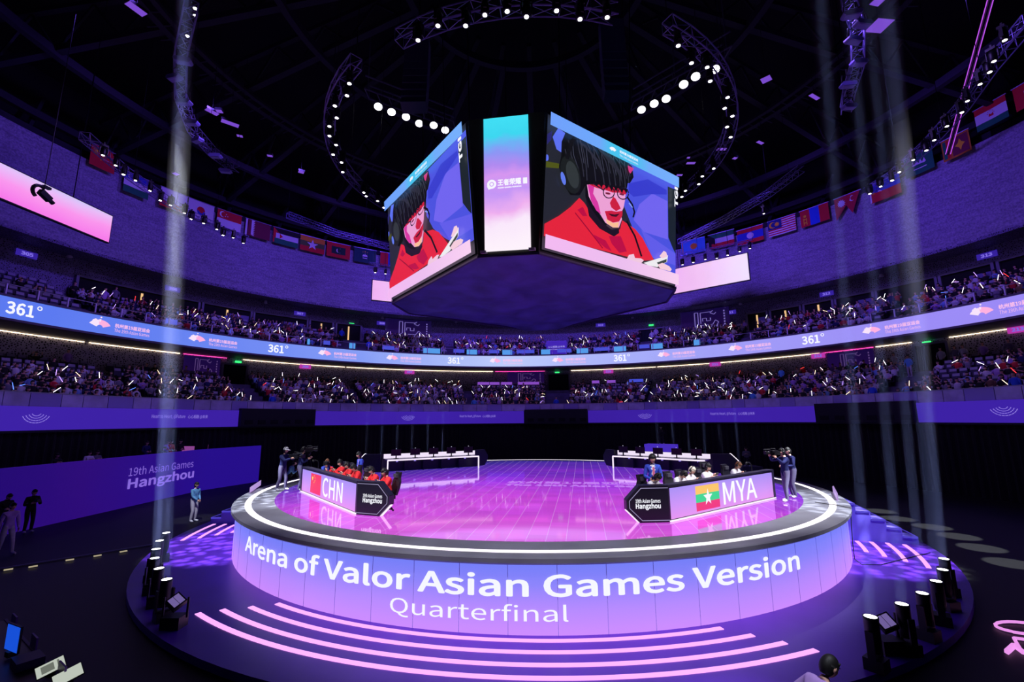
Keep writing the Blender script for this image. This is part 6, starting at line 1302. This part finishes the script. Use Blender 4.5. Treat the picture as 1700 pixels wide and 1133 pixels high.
for i, (x, y, z) in enumerate(((324, 14, 21.0), (324, 26, 21.0), (311, 60, 20.6))): hang(HP, x, y, z, 'small white follow light at the top of the upper left truss, %s from above' % ordn(i + 1), 'follow lights')
# big flood lights on two catwalks in the roof
m_cw = M('catwalk_grey', (96, 92, 116), .6); FLW = E('flood_white', (250, 250, 255), 3.0, False)
for nm, lst in (('left', ((628, 177), (650, 186), (674, 194), (696, 205), (720, 208), (739, 216))), ('right', ((1065, 182), (1086, 172), (1106, 164), (1135, 140), (1155, 127), (1187, 115)))):
    P_ = [at(x, y, 25.0) for x, y in lst]
    o = thing('catwalk', 'dark catwalk with flood lights in the roof %s of the scoreboard' % nm, 'catwalk', P_[0]); mb = MB()
    a, b_ = P_[0] + (P_[0] - P_[-1]) * .15, P_[-1] + (P_[-1] - P_[0]) * .15
    for dz in (.55, 1.5): mb.tube(a + V((0, .3, dz)), b_ + V((0, .3, dz)), .06, n=5); mb.tube(a + V((0, -.6, dz)), b_ + V((0, -.6, dz)), .06, n=5)
    for k in range(9): q = a.lerp(b_, k / 8); mb.tube(q + V((0, .3, .55)), q + V((0, .3, 1.5)), .04, n=4); mb.tube(q + V((0, .3, .55)), q + V((0, -.6, .55)), .04, n=4)
    mb.build('railing', m_cw, o); mb = MB()
    for k in (0, .5, 1): q = a.lerp(b_, k); mb.tube(q + V((0, 0, .6)), q + V((0, 0, 5)), .04, n=4)
    mb.build('hanger', m_cw, o)
    for i, p in enumerate(P_):
        f = thing('flood_light', 'big white flood light in the roof %s of the scoreboard, %s from the left' % (nm, ordn(i + 1)), 'flood light', p, 0, 'flood lights in the roof'); ax = ((CAM - p).normalized() + V((0, .2, -.9))).normalized()
        MB().lathe([(.001, .34), (.1, .3), (.15, .16), (.3, .02), (.3, 0), (.28, 0)], p, 14, 0, -ax).build('housing', BLACK, f, True); MB().lathe([(.001, -.02), (.27, -.02)], p, 14, 0, -ax).build('lens', FLW, f)
        mb = MB(); mb.tube(p - ax * .3, p + V((0, 0, .6)), .03, n=5); mb.build('bracket', BLACKM, f)
# small roof panels; their emission stands in for violet light falling on them
m_pl = E('panel_violet_glow', (128, 78, 216), .85, False)
for i, (x, y, w_, h_, a) in enumerate(((226, 15, .75, .4, 1.2), (352, 186, .7, .35, 1.0), (364, 185, .35, .3, .2), (382, 205, 1.0, .4, .7), (398, 226, .35, .25, .4), (292, 289, .35, .4, 1.2), (448, 259, .35, .25, .3), (500, 286, .4, .35, .6), (1457, 3, .5, .4, .2), (1460, 43, .9, .8, .1), (1272, 132, .5, .5, .8), (1352, 161, .85, .22, .5), (1198, 248, .65, .28, 0), (1147, 271, .65, .28, 0), (1262, 237, .6, .22, .5), (1128, 291, .45, .25, 0), (1220, 263, .3, .25, .3), (1143, 262, .2, .2, 0))):
    p = at(x, y, 24.0); o = thing('glow_panel', 'violet panel with painted glow hanging in the dark roof, %s from the left' % ordn(i + 1) if i < 8 else 'violet panel with painted glow hanging in the dark roof, %s of the right group' % ordn(i - 7), 'roof panel', p, a, 'glowing panels in the roof')
    MB().box((0, 0, .08), (w_ + .06, h_ + .06, .14)).build('housing', BLACK, o, world=False); MB().box((0, 0, 0), (w_, h_, .02)).build('panel', m_pl, o, world=False); MB().tube((0, 0, .15), (0, 0, 3.5), .012, n=4).build('cable', BLACKM, o, world=False)
# line array loudspeakers
m_la = M('speaker_cloth', (96, 92, 126), .7)
for nm, x, y0, y1, Y in (('right', 1014, 38, 172, -1.0), ('left', 694, 72, 190, -1.0)):
    dd = ray(x, y0); a = CAM + dd * ((Y - CAM.y) / dd.y); dd = ray(x, y1); b_ = CAM + dd * ((Y - CAM.y) / dd.y); n_ = 9
    o = thing('line_array', 'dark line array of loudspeakers hanging %s of the scoreboard' % nm, 'loudspeaker', b_); h = (a.z - b_.z) / n_
    for k in range(n_):
        z = b_.z + h * (k + .5); t = (1 - k / n_) ** 2 * .45; MB().obox(V((a.x, Y - t * .8, z)), (.62, 0, 0), (0, .28, -.28 * t), V((0, sin(t), cos(t))) * h * .47).build('cabinet', m_la, o)
    MB().tube(a, a + V((0, 0, 6)), .02, n=4).build('hoist_chain', BLACKM, o)
# lit batten slanting down at the upper right, camera hanging in front of the pink screen
p0 = onR(1574, 256, 31.5); p1 = at(1648, -14, 25.5); dd = (p1 - p0).normalized(); sd_ = dd.cross(p0 - CAM).normalized()
o = thing('light_batten', 'long slanting batten with two violet light lines at the upper right', 'light', p0); MB().tube(p0, p1, .07, n=6).build('pole', BLACKM, o)
for s in (-1, 1): MB().tube(p0 + sd_ * s * .13, p1 + sd_ * s * .11, .025, n=5).build('light_line', E('batten_violet', (190, 84, 236), 1.0, False), o)
p = at_x(70, 322, -21.0); o = thing('hanging_camera', 'black remote camera on a curved arm hanging before the pink screen', 'camera', p)
mb = MB(); mb.path([p + V((0, .3 * cos(a) - .1, .28 * sin(a) + .02)) for a in [radians(x) for x in range(60, 241, 20)]], .07, 6); mb.tube(p + V((0, .05, .3)), p + V((0, .05, 9)), .015, n=4); mb.box(p + V((0, .12, .36)), (.16, .3, .1)); mb.build('arm', BLACK, o)
mb = MB(); mb.obox(p + V((0, .12, -.02)), (.1, 0, 0), (0, .22, -.1), (0, .05, .11)); mb.tube(p + V((0, .3, -.1)), p + V((0, .5, -.2)), .08, .09, 8); mb.build('camera_body', BLACK, o)
# ================================================================== FLOOR MOVING HEADS AND THEIR BEAMS IN THE HAZE
haze = bpy.data.materials.new('haze'); haze.use_nodes = True; nt = haze.node_tree; nt.nodes.remove(nt.nodes['Principled BSDF']); vsn = nt.nodes.new('ShaderNodeVolumeScatter'); vsn.inputs['Density'].default_value = .07; vsn.inputs['Color'].default_value = (1, 1, 1, 1)
nt.links.new(vsn.outputs[0], nt.nodes['Material Output'].inputs['Volume'])
def floor_head():
    o = thing('floor_moving_head', '', 'spotlight'); MB().box((0, 0, .1), (.3, .3, .2)).build('base', BLACK, o, world=False); mb = MB()
    mb.prism([V((x, -.06, z)) for x, z in ((-.165, .19), (.165, .19), (.165, .64), (.135, .64), (.135, .23), (-.135, .23), (-.135, .64), (-.165, .64))], V((0, .12, 0)))
    mb.build('yoke', BLACK, o, world=False); b_ = MB().lathe([(.001, .26), (.09, .28), (.115, .42), (.115, .78), (.12, .85), (.1, .85)], n=14).build('head', BLACK, o, True, world=False)
    MB().lathe([(.001, .853), (.098, .85), (.098, .84), (.001, .84)], n=14).build('lens', E('lens_beam', (255, 255, 255), 6.0, False), b_, world=False); return o
FH = floor_head(); nfh = 0
BEAMS = []
for nm, lst in (('left', ((276, 885), (265, 898), (259, 912), (257, 927), (264, 944), (277, 962))), ('right', ((1567, 928), (1565, 946), (1554, 965), (1531, 985), (1497, 1003), (1445, 1024)))):
    for i, (x, y) in enumerate(lst):
        p = at(x, y, 1.05); p.z = .2; o = FH if nfh == 0 else copy_tree(FH); nfh += 1; o.location = p; o.rotation_euler = (0, 0, rnd.uniform(0, 3))
        tag(o, 'black beam light standing on the disc %s of the drum, %s from the back' % (nm, ordn(i + 1)), 'spotlight', 'beam lights on the disc'); BEAMS.append((p + V((0, 0, .86)), 1.0, .05, .8, nm, i))
for i, (x, y) in enumerate(((607, 765), (632, 765), (658, 765), (683, 765), (709, 765), (734, 765), (1094, 765), (1120, 765), (1146, 765), (1172, 765), (1199, 765), (1227, 765))):
    p = onR(x, y, 13.6); p.z = .2; o = copy_tree(FH); o.location = p; tag(o, 'black beam light standing behind the stage, %s from the left' % ordn(i + 1), 'spotlight', 'beam lights behind the stage'); BEAMS.append((p + V((0, 0, .86)), .5, .0, .4, 'back', i))
for p, pw, tilt, angl, nm, i in BEAMS:
    rad = V((p.x, p.y, 0)).normalized(); d = (V((0, 0, 1)) + rad * tilt).normalized(); L_ = 23 if nm != 'back' else 15
    if nm == 'left': mid = V((-10.2, -8.8, 0)); d = (V((0, 0, 22)) + V((-1.1, -.9, 0)) + (mid - V((p.x, p.y, 0))) * .72).normalized()
    la_ = bpy.data.lights.new('beam_lamp', 'AREA'); la_.shape = 'DISK'; la_.size = .17; la_.spread = radians(angl); la_.energy = (1.5 if nm != 'right' else 1.15) * pw; la_.color = (.32, .42, 1.0); lo = bpy.data.objects.new('beam_lamp', la_); COL.objects.link(lo); lo.location = p + d * .02; look(lo, p + d * 5)
    r0, r1 = .105, .11 + L_ * math.tan(radians(angl / 2)) * 1.05; mb = MB(); mb.tube(p + d * .05, p + d * L_, r0, r1, 14)
    tag(mb.build('haze_beam', haze), 'pale vertical light beam over %s, %s' % ({'left': 'the left row of lights', 'right': 'the right row of lights', 'back': 'the back lights'}[nm], ordn(i + 1) + (' from the back' if nm != 'back' else ' from the left')), 'light beam', 'light beams in the haze', 'stuff')
# square blinders beside the two rows
for nm, x, y in (('left', 293, 996), ('right', 1470, 1030)):
    p = at(x, y, .75); p.z = .2; o = thing('blinder_light', 'square tilted blinder light on the disc %s of the drum' % nm, 'spotlight', p); mb = MB(); mb.box(p + V((0, 0, .12)), (.4, .3, .24)); mb.tube(p + V((-.26, 0, .2)), p + V((-.26, 0, .6)), .025, n=5); mb.tube(p + V((.26, 0, .2)), p + V((.26, 0, .6)), .025, n=5); mb.build('stand', BLACK, o)
    ax = (CAM - p).normalized(); ax = (ax + V((0, 0, .7))).normalized(); rx = V((0, 0, 1)).cross(ax).normalized(); uy = ax.cross(rx); q = p + V((0, 0, .5)); r_, u_ = (rx * .8 + uy * .6), (uy * .8 - rx * .6)
    MB().obox(q, r_ * .14, u_ * .14, ax * .06).build('housing', BLACK, o)
    for s in (-1, 1): MB().obox(q + ax * .065 + r_ * s * .058, r_ * .052, u_ * .11, ax * .005).build('lamp_panel', E('blinder_violet', (122, 104, 170), .8, False), o)
